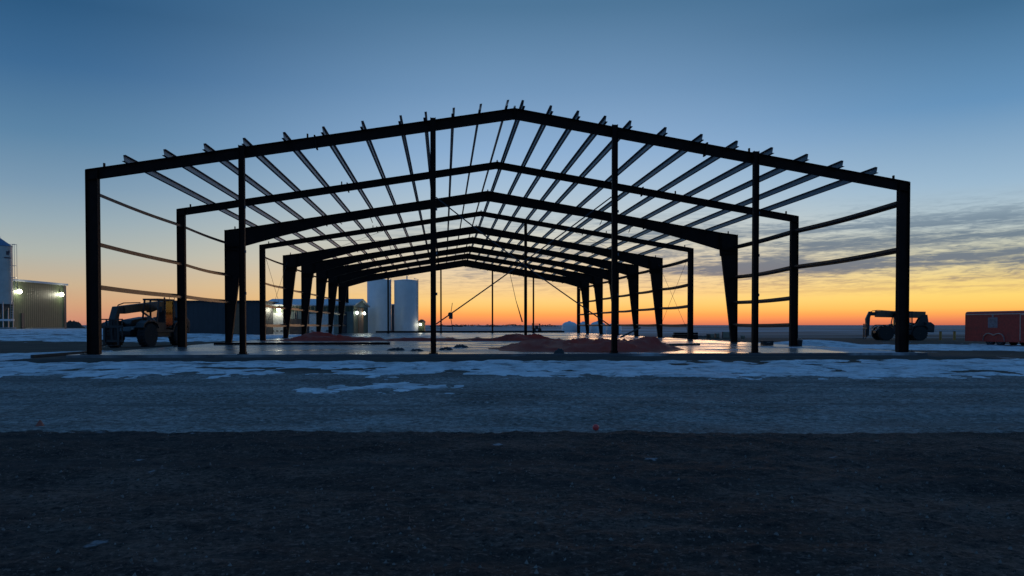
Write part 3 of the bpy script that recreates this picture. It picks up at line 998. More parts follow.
def telehandler(label, loc, heading, boom_front, boom_rear, paint, scale=1.0, thick=0.0):
    t = thing('telehandler', label, 'telehandler', loc, heading)
    t.scale = (scale,) * 3
    ch = MB()
    ch.prism([(-2.35, 0.75), (-2.35, 1.25), (-1.9, 1.42), (-0.6, 1.15), (1.7, 1.05), (2.1, 0.85), (2.1, 0.62), (-1.9, 0.58)], -0.42, 0.42)
    ch.box((-1.4, 0, 0.64), (0.26, 1.7, 0.22)).box((1.4, 0, 0.64), (0.26, 1.7, 0.22))
    ch.mm(-0.75, 0.75, 0.40, 1.0, 0.52, 0.95)
    ch.build('chassis', 'machine_dark', t, bevel=0.02)
    MB().prism([(-1.75, 1.0), (-1.75, 1.50), (-0.9, 1.62), (0.55, 1.45), (0.75, 1.25), (0.75, 0.7), (-0.75, 0.7)], -1.12, -0.46).build('engine_cover', 'machine_dark', t, bevel=0.04)
    MB().prism([(-2.62, 0.70), (-2.68, 1.35), (-2.36, 1.62), (-2.0, 1.62), (-1.95, 0.75)], -0.95, 0.95).build('counterweight', 'machine_dark', t, bevel=0.05)
    # pivot towers
    tw = MB()
    for y in (-0.40, 0.16): tw.prism([(-2.45, 1.3), (-2.30, 2.28), (-1.85, 2.28), (-1.3, 1.25)], y, y + 0.06)
    tw.build('boom_pivot', 'machine_dark', t)
    # cab on the machine's left
    cb = MB()
    x0, x1, y0, y1, z0, z1 = -0.75, 0.85, 0.22, 1.12, 0.9, 2.48
    for (xa, xb) in ((x0, x0 + 0.02), (0.05, 0.05), (x1, x1 - 0.28)):
        for y in (y0 + 0.03, y1 - 0.03): cb.bar((xa, y, z0), (xb, y, z1), 0.075, 0.075)
    cb.mm(x0 - 0.04, x1 - 0.20, y0 - 0.03, y1 + 0.03, z1, z1 + 0.09)
    cb.mm(x0, x1, y0, y1, z0 - 0.12, z0)
    cb.mm(x0, x0 + 0.05, y0, y1, z0, 1.35)
    cb.mm(0.08, x1 - 0.05, y1 - 0.05, y1, z0, 1.30).mm(x1 - 0.09, x1 - 0.03, y0, y1, z0, 1.22)
    cb.mm(-0.45, 0.05, y0 + 0.25, y1 - 0.22, 1.0, 1.28).mm(-0.52, -0.38, y0 + 0.25, y1 - 0.22, 1.25, 1.95)
    cab = cb.build('cab', 'machine_dark', t)
    MB().mm(x0 + 0.06, 0.0, y1 - 0.025, y1 - 0.017, 1.0, z1 - 0.02).build('window', 'glass', cab)
    MB().prism([(0.62, 1.25), (0.63, 1.25), (0.585, z1 - 0.03), (0.575, z1 - 0.03)], y0 + 0.08, y1 - 0.08).build('windscreen', 'glass', cab)
    MB().tube([(x0 + 0.2, 0.7, z1 + 0.09), (x0 + 0.2, 0.7, z1 + 0.2)], [0.05, 0.04], 10).build('beacon', 'orange', cab)
    mi = MB().tube([(0.60, y1, 2.0), (0.78, y1 + 0.16, 2.05)], 0.012, 6).box((0.80, y1 + 0.2, 1.98), (0.03, 0.16, 0.28))
    mi.build('mirror', 'black', cab)
    # boom
    A, B = Vector((-2.2, -0.10, boom_rear)), Vector((2.0, -0.10, boom_front))
    bo = MB().bar(A, B, 0.36, 0.42 + thick)
    d = (B - A).normalized(); up = Vector((-d.z, 0, d.x))
    bo.bar(A + up * 0.0 + d * 0.2, A + d * 1.9 + up * -0.26, 0.30, 0.14)
    boom = bo.build('boom', paint, t, bevel=0.015)
    C = B + d * 0.45
    MB().bar(B - d * 0.2, C, 0.25, 0.32).build('boom_extension', 'machine_dark', boom)
    cyl = MB().tube([A + d * 1.2 + Vector((0, 0, -0.9)), A + d * 2.5 + up * -0.24], 0.055, 10); cyl.build('lift_cylinder', 'alu', boom)
    ho = MB().tube([B - d * 1.6 + up * 0.26, B - d * 0.2 + up * 0.34, B + d * 0.25 + up * 0.27, C + up * 0.1], 0.03, 6); ho.build('hose', 'black', boom)
    hs = MB().prism([(C.x - 0.15, C.z + 0.22), (C.x + 0.10, C.z + 0.2), (C.x + 0.38, C.z - 0.45), (C.x + 0.30, 0.42), (C.x + 0.12, 0.40), (C.x + 0.02, C.z - 0.35)], -0.28, 0.08)
    head = hs.build('headstock', 'machine_dark', t, bevel=0.02)
    cg = MB()
    xf = C.x + 0.36
    for z in (0.30, 1.02): cg.mm(xf, xf + 0.06, -0.72, 0.52, z, z + 0.12)
    for y in (-0.72, -0.42, -0.1, 0.2, 0.46): cg.mm(xf + 0.002, xf + 0.05, y, y + 0.05, 0.30, 1.45)
    cg.mm(xf, xf + 0.052, -0.72, 0.52, 1.42, 1.48)
    car = cg.build('carriage', 'machine_dark', t)
    for y in (-0.52, 0.26):
        MB().mm(xf + 0.07, xf + 0.12, y, y + 0.11, 0.16, 1.05).prism([(xf + 0.07, 0.12), (xf + 0.07, 0.17), (xf + 1.05, 0.135), (xf + 1.05, 0.12)], y, y + 0.11).build('fork', 'machine_dark', car)
    for x in (-1.4, 1.4):
        for y in (-0.95, 0.95):
            wheel(t, x, y, 0.63, 0.42, 0.32)
            MB().prism([(x - 0.72, 1.02), (x - 0.58, 1.28), (x - 0.25, 1.40), (x + 0.30, 1.40), (x + 0.60, 1.26), (x + 0.72, 1.04), (x + 0.66, 1.02), (x + 0.54, 1.21), (x + 0.28, 1.34), (x - 0.24, 1.34), (x - 0.54, 1.22), (x - 0.66, 1.0)], y - 0.23, y + 0.23).build('mudguard', 'machine_dark', t)
    for y in (-0.5, 0.72):
        MB().box((2.10, y * 0.8, 0.98), (0.06, 0.14, 0.10)).build('headlight', 'alu', t)
    return t


ZT = 51.0
xT = at(147, ZT)
hd = math.atan2(-0.99, -0.16)
telehandler('telehandler with lowered boom parked beside the slab, partly behind a straight column', (xT, ZT, gz(xT, ZT) - 0.01), hd, 1.95, 2.36, 'machine', 1.15)
ZT2 = 76.0
xT2 = at(899, ZT2)
telehandler('distant telehandler parked side on beyond the snow berm, behind the last column', (xT2, ZT2, gz(xT2, ZT2) - 0.01), R(172), 2.36, 2.26, 'machine', 1.04, 0.16)


# ------------------------------------------------------------------ red enclosed trailer
ZR = 57.5
xR = at(965, ZR)
t = thing('enclosed_trailer', 'dark red enclosed cargo trailer with twin axle parked in the snow', 'trailer', (xR, ZR, gz(xR, ZR)), math.atan2(-0.975, 0.22))
# local +x runs along the trailer toward its tongue, +y to its left (away), the visible flank is at y=0
L, WT, H0, H1 = 6.9, 2.1, 0.30, 2.34
sec = [(0.0, H0), (0.0, H1 - 0.16), (0.05, H1 - 0.05), (0.16, H1), (WT - 0.16, H1), (WT - 0.05, H1 - 0.05), (WT, H1 - 0.16), (WT, H0)]
b = MB(); k = len(sec)
b.v = [(0, y, z) for y, z in sec] + [(L, y, z) for y, z in sec]
b.f = [tuple(range(k)), tuple(reversed(range(k, 2 * k)))] + [(i, k + i, k + (i + 1) % k, (i + 1) % k) for i in range(k)]
b.build('body', 'trailer', t, bevel=0.01)
for z, h in ((H0 + 0.04, 0.10), (H1 - 0.20, 0.05)):
    MB().mm(0.02, L - 0.02, -0.012, 0.0, z - h / 2, z + h / 2).build('trim_strip', 'alu' if h < 0.08 else 'trailer', t)
for x in (0.02, L - 0.05): MB().mm(x, x + 0.05, -0.014, 0.0, H0 + 0.1, H1 - 0.23).build('corner_trim', 'trailer', t)
d = MB().mm(4.75, 5.55, -0.02, -0.001, H0 + 0.12, H1 - 0.28).build('side_door', 'trailer', t)
MB().mm(4.68, 4.74, -0.03, -0.001, H0 + 0.1, H1 - 0.24).mm(5.56, 5.60, -0.03, -0.001, H0 + 0.1, H1 - 0.24).mm(4.74, 5.56, -0.03, -0.001, H1 - 0.275, H1 - 0.235).build('door_frame', 'alu', d)
MB().mm(5.40, 5.48, -0.06, -0.02, 1.35, 1.50).build('handle', 'alu', d)
e = MB().mm(2.05, 2.85, -0.008, -0.001, 1.22, 1.92)
e.build('emblem', mat('faded_pale_emblem', (0.26, 0.18, 0.18), 0.5, var=0.4, scale=5), t)
e = MB().mm(2.05, 2.85, -0.014, -0.009, 1.86, 1.92).mm(2.05, 2.11, -0.014, -0.009, 1.22, 1.86).mm(2.79, 2.85, -0.014, -0.009, 1.22, 1.86).mm(2.2, 2.7, -0.014, -0.009, 1.50, 1.54).mm(2.2, 2.7, -0.014, -0.009, 1.38, 1.42)
e.lathe([(0.02, 0), (0.09, 0), (0.09, 0.01), (0.02, 0.01)], 16, (2.45, -0.004, 2.03), Matrix.Rotation(R(90), 3, 'X'))
e.build('emblem_outline', 'emblem', t)
for y in (0.12, WT - 0.12):
    for x in (2.15, 3.02):
        wl = MB().lathe([(0.20, -0.1), (0.33, -0.1), (0.355, -0.06), (0.355, 0.06), (0.33, 0.1), (0.20, 0.1)], 24, (x, y, 0.355), Matrix.Rotation(R(90), 3, 'X')).build('wheel', 'tyre', t, smooth=True)
        sg = -1 if y < 1 else 1
        MB().lathe([(0.20, 0.0), (0.17, 0.03), (0.12, -0.02), (0.06, 0.03), (0.01, 0.04)], 20, (x, y + sg * 0.075, 0.355), Matrix.Rotation(R(-90 * sg), 3, 'X')).build('rim', 'alu', wl, smooth=True)
arch = []
pts = [(1.68, 0.32), (1.74, 0.62), (1.92, 0.78), (2.15, 0.83), (2.40, 0.78), (2.585, 0.70), (2.77, 0.78), (3.02, 0.83), (3.25, 0.78), (3.43, 0.62), (3.49, 0.32)]
b = MB()
for (xa, za), (xb, zb) in zip(pts[:-1], pts[1:]): b.hexa([(xa, -0.10, za), (xb, -0.10, zb), (xb, 0.0, zb), (xa, 0.0, za), (xa, -0.10, za + 0.05), (xb, -0.10, zb + 0.05), (xb, 0.0, zb + 0.05), (xa, 0.0, za + 0.05)])
b.build('mudguard', 'alu', t)
MB().bar((L, WT / 2 - 0.5, 0.45), (L + 1.2, WT / 2, 0.45), 0.08, 0.1).bar((L, WT / 2 + 0.5, 0.45), (L + 1.2, WT / 2, 0.45), 0.08, 0.1).build('tongue', 'machine_dark', t)
MB().tube([(L + 1.0, WT / 2, 0.02), (L + 1.0, WT / 2, 0.9)], 0.035, 8).build('jack', 'alu', t)
for y in (0.15, WT - 0.15): MB().mm(-0.02, -0.001, y - 0.06, y + 0.06, 0.75, 0.95).build('tail_light', 'redplastic', t)

# ------------------------------------------------------------------ the yard behind, left
def lampfix(parent, p, dirv, m, size=0.18, power=60, col=(1, 0.95, 0.7)):
    p = Vector(p); dv = Vector(dirv)
    h = MB().box(p + Vector((0, 0, size + 0.02)), (0.26 if dv.x == 0 else 0.33, 0.33 if dv.x == 0 else 0.26, 0.12)).build('wall_lamp', 'machine_dark', parent)
    MB().lathe([(0.02, -size), (size * 0.6, -size * 0.8), (size * 0.9, -size * 0.4), (size, 0.0), (size * 0.9, size * 0.4), (size * 0.6, size * 0.8), (0.02, size)], 16, p + dv * 0.16 + Vector((0, 0, -0.16))).build('bulb', m, h, smooth=True)
    L_ = bpy.data.lights.new('lamp', 'POINT'); L_.energy = power; L_.color = col; L_.shadow_soft_size = 0.3
    o_ = bpy.data.objects.new('lamp_light', L_); COL.objects.link(o_); o_.parent = h; o_.location = p + dv * 0.8 + Vector((0, 0, -0.25))
    return h


# green shed: its long wall faces the slab, its end stands behind the feed bin
ZS, ZS2 = 115.0, 128.5
kS = ZS / F
xs0 = at(13.5, ZS)
gS = gz(xs0, ZS)
t = thing('metal_shed', 'green metal shed with a flat roof and two lit wall lamps', 'shed', (xs0, ZS, gS))
LS = ZS2 - ZS
hS = (325 - 281) * kS + CAMZ - gS
MB().mm(-16, 0, 0, LS, -0.6, hS).build('wall', 'greenwall', t)
MB().mm(-16.3, 0.30, -0.3, LS + 0.3, hS + 0.003, hS + 0.28).build('roof', 'roof', t)
MB().mm(0.004, 0.10, LS - 0.5, LS + 0.05, -0.3, hS - 0.05).build('corner_trim', 'darkwall', t)
MB().mm(0.004, 0.08, 1.8, 2.5, 0, 2.3).build('door_frame', 'darkwall', t)
MB().mm(0.05, 0.9, 2.8, LS - 2.0, -0.2, 0.20).build('sill_step', 'concrete', t)
for dy, z in ((1.0, (325 - 290.5) * 0.1415 + CAMZ - gS), (LS - 1.7, (325 - 293.5) * 0.1545 + CAMZ - gS)):
    lampfix(t, (0.17, dy, z), (1, 0, 0), M['lamp'], 0.30, 120)

# feed bin at the picture's edge
ZB_ = 112.0
kB = ZB_ / F
gB = gz(at(0, ZB_), ZB_)
t = thing('feed_bin', 'pale steel feed bin on legs with a blue roof and a ladder', 'bin', (at(-1.5, ZB_), ZB_, gB))
rB = 12.8 * kB
zt, zb = (325 - 246.5) * kB + CAMZ - gB, (325 - 304) * kB + CAMZ - gB
body = MB()
prof = [(rB, zb)]
nb = 5
for i in range(nb):
    za = zb + (zt - zb) * i / nb; z2 = zb + (zt - zb) * (i + 1) / nb
    prof += [(rB, za + 0.03), (rB, z2 - 0.06), (rB + 0.03, z2 - 0.03), (rB, z2)]
body.lathe(prof, 40)
bo = body.build('bin_wall', mat('dull_galvanised_bin', (0.46, 0.43, 0.39), 0.5, 0.0, 0.12, 0.8), t, smooth=True)
MB().lathe([(rB + 0.07, zt - 0.03), (rB + 0.07, zt + 0.05), (0.35, zt + 1.15), (0.35, zt + 1.35), (0.05, zt + 1.4)], 40).build('bin_roof', 'binroof', t, smooth=True)
MB().lathe([(rB * 0.98, zb - 0.02), (0.25, zb - 1.5), (0.25, zb - 1.8)][::-1], 32).build('hopper', 'machine_dark', t, smooth=True)
for a in range(0, 360, 60):
    ca, sa = math.cos(R(a + 20)), math.sin(R(a + 20))
    MB().bar((ca * rB, sa * rB, 0.1), (ca * rB, sa * rB, zb + 0.3), 0.13, 0.13).build('leg', 'alu', t)
MB().lathe([(rB + 0.35, -0.5), (rB + 0.35, 0.28)], 32).build('plinth', 'concrete', t)
MB().lathe([(rB + 0.05, 1.15), (rB + 0.12, 1.15), (rB + 0.12, 1.42), (rB + 0.05, 1.42)], 32).build('leg_band', 'plastic', t)
ld = MB()
lx0, lx1 = rB + 0.12, rB + 0.72
for y in (-0.28, 0.28):
    for x in (lx0, lx1): ld.tube([(x, y, zb + 1.9 if x == lx1 else 1.0), (x, y, zt + 0.3)], 0.028, 6)
z = 1.2
while z < zt + 0.2:
    ld.tube([(lx0, -0.28, z), (lx0, 0.28, z)], 0.018, 5); z += 0.32
for z in (zb + 2.0, zb + 3.6, zb + 5.2, zt + 0.25):
    for y in (-0.28, 0.28): ld.tube([(lx0, y, z), (lx1, y, z)], 0.03, 5)
    ld.tube([(lx1, -0.28, z), (lx1, 0.28, z)], 0.03, 5)
ld.build('ladder', 'alu', t)
mk = MB()
am = R(-16)
for (da, z, ww, hh) in ((0, zt - 0.95, 0.42, 0.5), (0.12, zt - 0.75, 0.26, 0.26), (0, zt - 1.6, 1.05, 0.16)):
    q_ = Matrix.Rotation(am + da + R(90), 3, 'Z')
    mk.box((math.cos(am + da) * (rB + 0.02), math.sin(am + da) * (rB + 0.02), z), (ww, 0.03, hh), q_)
mk.build('emblem', 'ironmark', t)

# the long dark building behind the telehandler
ZD = 100.0
kD = ZD / F
xd0, xd1 = at(164.5, ZD), at(261.5, ZD)
gD = gz((xd0 + xd1) / 2, ZD)
hD = (325 - 301.5) * kD + CAMZ - gD
t = thing('long_shed', 'long low dark shed behind the side columns with a brown end panel', 'shed', (xd0, ZD, gD))
MB().mm(0, xd1 - xd0, 0, 9, -0.6, hD).build('wall', 'darkwall', t)
MB().prism([(-0.25, hD), (-0.25, hD + 0.12), (xd1 - xd0 + 0.2, hD + 0.12), (xd1 - xd0 + 0.2, hD)], -0.25, 9.2).build('roof', 'timber_dark', t)
MB().mm(at(233, ZD) - xd0, at(241.5, ZD) - xd0, -0.07, -0.004, 0.0, hD - 0.25).build('panel_door', 'brown', t)
for px in (168, 173, 179): MB().tube([(at(px, ZD) - xd0, 0.5, hD + 0.1), (at(px, ZD) - xd0, 0.5, hD + 0.55)], 0.035, 6).build('vent_pipe', 'black', t)

# long pale building with a gable end
ZP = 105.0
kP = ZP / F
xp0, xp1 = at(263, ZP), at(353.5, ZP)
gP = gz((xp0 + xp1) / 2, ZP)
LP, DP = xp1 - xp0, 10.5
eP = (325 - 305.5) * kP + CAMZ - gP
rP = eP + 0.85
t = thing('pale_workshop', 'long pale metal workshop with a frosted roof and lit lamps', 'building', (xp0, ZP, gP))
b = MB()
b.v = [(0, 0, -0.6), (LP, 0, -0.6), (LP, DP, -0.6), (0, DP, -0.6), (0, 0, eP), (LP, 0, eP), (LP, DP, eP), (0, DP, eP), (0, DP / 2, rP), (LP, DP / 2, rP)]
b.f = [(0, 1, 5, 4), (2, 3, 7, 6), (1, 2, 6, 9, 5), (3, 0, 4, 8, 7), (4, 5, 9, 8), (6, 7, 8, 9)]
b.build('wall', 'palewall', t)
b = MB()
for (ya, za, yb2, zb2) in ((-0.35, eP - 0.02, DP / 2, rP + 0.03), (DP / 2, rP + 0.03, DP + 0.35, eP - 0.02)):
    b.hexa([(-0.3, ya, za), (LP + 0.3, ya, za), (LP + 0.3, yb2, zb2), (-0.3, yb2, zb2), (-0.3, ya, za + 0.14), (LP + 0.3, ya, za + 0.14), (LP + 0.3, yb2, zb2 + 0.14), (-0.3, yb2, zb2 + 0.14)])
b.build('roof', 'roof', t)


def face(x0p, x1p, z0, z1, name, m, par=None, y=-0.05):
    return MB().mm(at(x0p, ZP) - xp0, at(x1p, ZP) - xp0, y, -0.004 if y > -0.08 else y + 0.04, z0, z1).build(name, m, par or t)


face(263.5, 352.5, 2.95, eP - 0.2, 'wall_band', 'greenwall')
d = face(266, 284, 0.0, 2.75, 'roller_door', 'door')
for k in range(4):
    x = 268 + 4.2 * k
    face(x, x + 2.2, 0.38, 0.52, 'door_vent', 'black', d, -0.10)
face(295, 297.5, 0.0, 2.9, 'door', 'darkwall'); face(290, 302, 0.0, 2.0, 'dark_panel', 'timber_dark', None, -0.06)
d = face(309, 334, 0.0, 2.6, 'roller_door', 'door')
for x in (311, 326): face(x, x + 2.6, 0.38, 0.52, 'door_vent', 'black', d, -0.10)
for x in (302.5, 340): face(x, x + 7, 0.0, 2.9, 'dark_bay', 'darkwall', None, -0.07)
lampfix(t, (at(279.5, ZP) - xp0, -0.17, (325 - 308.5) * kP + CAMZ - gP), (0, -1, 0), M['lamp'], 0.26, 70, (1, 0.95, 0.75))
# the gable end
MB().mm(LP + 0.004, LP + 0.03, 0.05, DP - 0.05, 0.0, eP - 0.1).build('end_wall', 'greenwall', t)
MB().mm(LP + 0.034, LP + 0.09, 3.0, 6.6, 0.0, 3.5).build('end_door', 'brown', t)
for y in (0.7, 5.9):
    lampfix(t, (LP + 0.17, y, 2.95), (1, 0, 0), M['lamp_cool'], 0.19, 22, (0.9, 1, 0.8))

# the two tall tanks
ZK = 118.0
kK = ZK / F
for cx, py, label in ((379.4, 280.5, 'tall white tank standing close beside the lit gable of the workshop'), (406.4, 281.0, 'tall white tank with the small lit hut at its foot')):
    gK = gz(at(cx, ZK), ZK)
    rK = 12.0 * kK
    hK = (325 - py) * kK + CAMZ - gK
    t = thing('storage_tank', label, 'tank', (at(cx, ZK), ZK, gK), 0, 'tall white storage tanks')
    pr = [(rK, -0.3)]
    for i in range(6):
        za, zb2 = hK * i / 6, hK * (i + 1) / 6
        pr += [(rK, za + 0.05), (rK, zb2 - 0.05), (rK + 0.003, zb2 - 0.02)]
    MB().lathe(pr, 48).build('tank_wall', 'white', t, smooth=True)
    MB().lathe([(rK + 0.05, hK - 0.02), (rK + 0.05, hK + 0.06), (0.5, hK + 0.22), (0.02, hK + 0.25)], 48).build('tank_roof', 'white', t, smooth=True)
    MB().tube([(0.1, 0, hK + 0.2), (0.1, 0, hK + 0.75)], 0.09, 10).build('vent', 'alu', t)
    a = R(-18)
    MB().tube([(math.cos(a) * (rK + 0.12), math.sin(a) * (rK + 0.12), 0.0), (math.cos(a) * (rK + 0.12), math.sin(a) * (rK + 0.12), hK + 0.2), (math.cos(a) * (rK - 0.5), math.sin(a) * (rK - 0.5), hK + 0.3)], 0.06, 8).build('pipe', 'alu', t)
    MB().lathe([(rK + 0.4, -0.4), (rK + 0.4, 0.08)], 40).build('plinth', 'concrete', t)
    MB().box((0.0, -rK - 0.02, 0.7), (0.7, 0.12, 0.7)).build('hatch', 'white', t, bevel=0.03)

# dark building seen between the tanks
xk = at(390, 131); gk = gz(xk, 131)
t = thing('dark_annex', 'narrow dark block standing in the gap between the two tall white tanks', 'building', (xk, 131, gk))
MB().mm(-1.5, 2.2, 0, 4, -0.5, 4.6).build('wall', 'darkwall', t)
MB().mm(-1.7, 2.4, -0.2, 4.2, 4.6, 4.75).build('roof', 'roof', t)

# hut with a lamp
xk = at(421.5, 118); gk = gz(xk, 118)
t = thing('small_hut', 'small hut with a curved hood and a lit lamp beside the tall tank', 'hut', (xk, 118, gk))
MB().mm(-0.42, 0.42, 0, 1.2, -0.3, 1.75).build('wall', 'greenwall', t)
pts = [(-0.5 + 0.1 * i, 1.75 + 0.38 * math.sin(math.pi * i / 10)) for i in range(11)]
MB().prism(pts + [(0.5, 1.70), (-0.5, 1.70)], -0.25, 1.3).build('roof', 'timber_dark', t)
lampfix(t, (-0.1, -0.17, 1.55), (0, -1, 0), M['lamp_white'], 0.15, 12)

# ------------------------------------------------------------------ beyond the slab
# white dome-topped poly tanks
for px, Z, wpx, hpx, label in ((569.5, 150, 15.5, 13.2, 'white dome topped tank, first of the row beyond the slab and clear of the columns'), (583.5, 148, 14, 12.8, 'white dome topped tank behind the farthest tapered column'),
                               (598, 150, 16, 13.4, 'white dome topped tank seen between the two farthest tapered columns'), (614, 152, 15, 11.5, 'white dome topped tank mostly behind an end post')):
    k = Z / F
    r, h = wpx * k / 2, (hpx - 9.6) * k + CAMZ
    t = thing('poly_tank', label, 'tank', (at(px, Z), Z, 0.0), 0, 'white dome topped tanks beyond the slab')
    pr = [(r, 0), (r, h * 0.25), (r * 1.01, h * 0.27), (r, h * 0.29), (r, h * 0.55)]
    for i in range(1, 8):
        a = R(90 * i / 8); pr.append((r * math.cos(a) ** 0.8, h * 0.55 + h * 0.42 * math.sin(a)))
    MB().lathe(pr, 32).build('tank_wall', 'plastic', t, smooth=True)
    MB().lathe([(0.28, h * 0.955), (0.28, h + 0.05), (0.05, h + 0.07)], 16).build('lid', 'plastic', t, smooth=True)

# dark implement on the skyline
xk = at(536.5, 170)
t = thing('farm_implement', 'dark farm implement with a rack, silhouetted on the field behind an interior post', 'implement', (xk, 170, 0), 0.2)
MB().mm(-0.9, 0.9, -0.4, 0.4, 0.5, 0.75).mm(-0.9, -0.75, -0.3, 0.3, 0.7, 1.8).mm(0.6, 0.75, -0.3, 0.3, 0.7, 1.7).mm(-0.8, 0.7, -0.05, 0.05, 1.55, 1.65).mm(-0.3, 0.3, -0.3, 0.3, 0.75, 1.35).build('frame', 'machine_dark', t)
for x in (-0.6, 0.6): MB().lathe([(0.1, -0.12), (0.36, -0.12), (0.36, 0.12), (0.1, 0.12)], 16, (x, -0.42, 0.36), Matrix.Rotation(R(90), 3, 'X')).build('wheel', 'tyre', t)

# pallets of wrapped blocks
for px, wpx, hpx, Z, label in ((710.5, 5.0, 4.6, 84, 'smaller wrapped pallet load in the field, farthest from the tapered column'), (717, 3.8, 5.2, 84.5, 'narrow wrapped pallet load between two others in the field'),
                               (726.5, 9, 7.2, 83, 'widest and tallest wrapped pallet load in the field beside the tapered column'), (743, 4.2, 3.2, 85, 'low wrapped pallet load on the far side of the tapered column')):
    k = Z / F
    wd, h = wpx * k, hpx * k
    t = thing('pallet_load', label, 'pallet', (at(px, Z), Z, gz(at(px, Z), Z)), random.uniform(-0.3, 0.3), 'wrapped pallet loads')
    pm = MB()
    for y in (-0.38, 0, 0.38): pm.mm(-wd / 2, wd / 2, y - 0.04, y + 0.04, 0.0, 0.09)
    for i in range(6):
        x = -wd / 2 + wd * (i + 0.5) / 6; pm.mm(x - wd * 0.06, x + wd * 0.06, -0.44, 0.44, 0.093, 0.115)
    pm.build('pallet', 'wood', t)
    MB().mm(-wd * 0.47, wd * 0.47, -0.4, 0.4, 0.118, h).build('load', 'block', t, bevel=0.04)
    MB().mm(-wd * 0.474, -wd * 0.40, -0.404, 0.404, 0.118, h + 0.004).mm(wd * 0.3, wd * 0.34, -0.404, 0.404, 0.118, h + 0.004).build('strap', 'black', t)

# low steel pile at the right rear of the slab
for px0, px1, Z, label in ((672, 697, 75, 'low stack of dark steel on the ground near the side wall girts'),):
    xa, xb = at(px0, Z), at(px1, Z)
    t = thing('steel_stack', label, 'steel stack', ((xa + xb) / 2, Z, gz(xb, Z)))
    for j in range(3):
        for i in range(3): MB().mm(-(xb - xa) / 2 + 0.1 * j, (xb - xa) / 2 - 0.15 * i, -0.4 + i * 0.28, -0.4 + i * 0.28 + 0.2, 0.02 + j * 0.21, 0.21 + j * 0.21).build('channel', 'steel', t)

# rail with yellow posts near the trailer
ZY = 77.0
t = thing('post_rail', 'pale rail on faded yellow posts between the distant telehandler and the trailer', 'guard rail', (at(930, ZY), ZY, gz(at(940, ZY), ZY)))
for px in (940.5, 954.5, 969, 983): MB().tube([(at(px, ZY) - at(930, ZY), 0, -0.2), (at(px, ZY) - at(930, ZY), 0, 0.80), (at(px, ZY) - at(930, ZY), 0, 0.84)], [0.115, 0.115, 0.06], 12).build('post', 'yellow', t)
MB().tube([(0, -0.14, 0.84), (5.2, -0.14, 0.86)], 0.035, 8).build('rail', 'alu', t)

# a few brush piles and far things along the skyline
for px, Z, wpx, h, label in ((72, 190, 24, 2.0, 'dark heap of earth on the skyline beyond the green shed'), (103, 160, 16, 1.5, 'dark earth heap on the skyline behind the parked telehandler'), (700, 92, 26, 0.30, 'low dirt ridge on the field just behind the wrapped pallet loads')):
    k = Z / F; wd = wpx * k
    bb = MB(); n, m_ = 40, 12
    for j in range(m_ + 1):
        for i in range(n + 1):
            u, v = i / n * 2 - 1, j / m_ * 2 - 1
            e = max(0, (1 - u ** 4) * (1 - v * v))
            bb.v.append((u * wd / 2, v * wd / 5, h * e * (0.75 + 0.5 * fb(u * 3, v, px)) - 0.05))
    for j in range(m_):
        for i in range(n): bb.f.append((j * (n + 1) + i, j * (n + 1) + i + 1, (j + 1) * (n + 1) + i + 1, (j + 1) * (n + 1) + i))
    o = bb.build('earth_heap', 'soil', smooth=True); o.location = (at(px, Z), Z, gz(at(px, Z), Z))
    tag(o, label, 'earth heap')

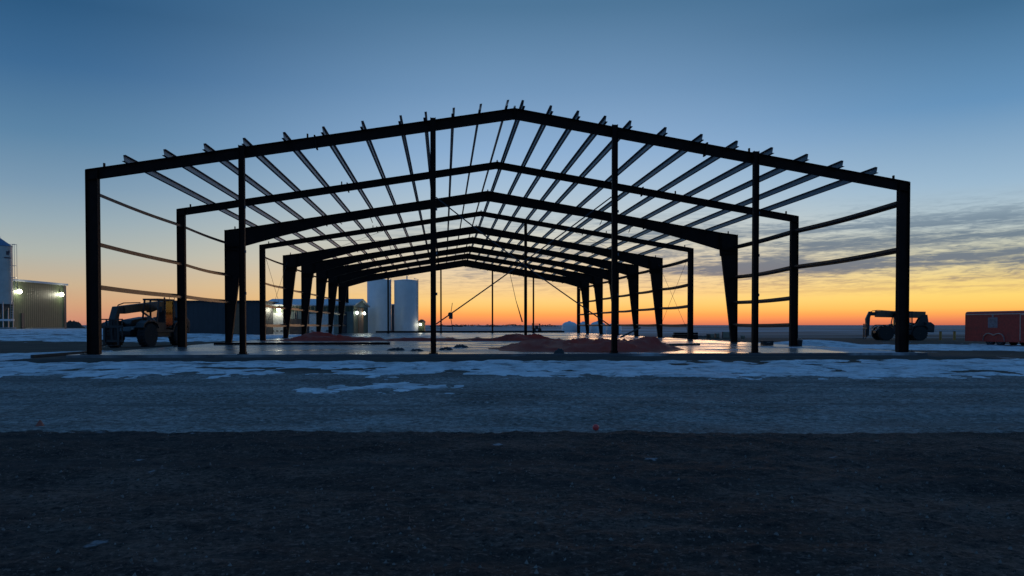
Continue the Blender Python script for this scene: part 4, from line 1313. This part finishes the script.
# far farm buildings and brush on the horizon
far = [(440, 700, 9, 3.2), (455, 640, 6, 2.6), (470, 760, 14, 3.6), (492, 700, 8, 3.0), (512, 820, 12, 4.0), (548, 760, 9, 3.2), (300, 520, 10, 4), (636, 900, 10, 3.4), (664, 980, 12, 3.6)]
for i, (px, Z, wm, hm) in enumerate(far):
    side = ['behind the brace cable', 'near the end post', 'under the brace cable', 'by a rear end post', 'between rear end posts', 'beside the dome topped tanks', 'behind the workshop', 'past the last dome topped tank', 'past the wooden prop'][i]
    bb = MB(); n = 26
    bm_ = []
    for k in range(150):
        u = random.random() * 2 - 1; r = 0.35 + 0.5 * random.random()
        zz = random.random() * hm * (1 - abs(u) ** 3) * (0.55 + 0.45 * noise.noise(Vector((u * 3, i, 0))))
        c = Vector((u * wm, random.uniform(-2, 2), max(0.1, zz)))
        q_ = Matrix.Rotation(random.random() * 6, 3, 'Z') @ Matrix.Rotation(random.random() * 6, 3, 'X')
        kk = len(bb.v)
        bb.v += [tuple(c + q_ @ Vector(p) * r) for p in ((-1, -0.4, 0), (1, -0.3, 0.1), (0.6, 0.7, -0.1), (-0.7, 0.5, 0.2))]
        bb.f.append((kk, kk + 1, kk + 2, kk + 3))
    if 'far' not in M: M['far'] = mat('far_brush_leaves', (0.05, 0.045, 0.035), 0.9)
    o = bb.build('bush', 'far'); o.location = (at(px, Z), Z, 0)
    tag(o, 'dark clump of bare brush on the far horizon ' + side, 'bush', 'bushes on the far horizon')

# ------------------------------------------------------------------ little markers at the road's edge
o = MB().lathe([(0.012, 0.0), (0.034, 0.012), (0.043, 0.038), (0.040, 0.062), (0.026, 0.078), (0.012, 0.084)], 20).build('road_ball', 'redplastic', smooth=True)
o.location = (at(596, 10.72), 10.72, 0.025)
tag(o, 'small shiny red ball lying at the edge of the dark road', 'ball')
b = MB()
b.v = [(-0.075, -0.05, 0), (0.085, -0.04, 0), (0.06, 0.07, 0), (-0.06, 0.06, 0), (-0.015, 0.0, 0.135), (0.012, 0.01, 0.13), (0.02, -0.035, 0.06), (-0.05, -0.02, 0.07)]
b.f = [(0, 1, 6), (0, 6, 7), (7, 6, 4), (6, 5, 4), (1, 2, 5, 6), (2, 3, 4, 5), (3, 0, 7, 4), (3, 2, 1, 0)]
o = b.build('plastic_scrap', 'orange'); o.location = (at(39, 11.1), 11.1, 0.02); o.scale = (0.75, 0.75, 0.75)
tag(o, 'small faded orange pointed scrap standing on the gravel near the road', 'scrap')
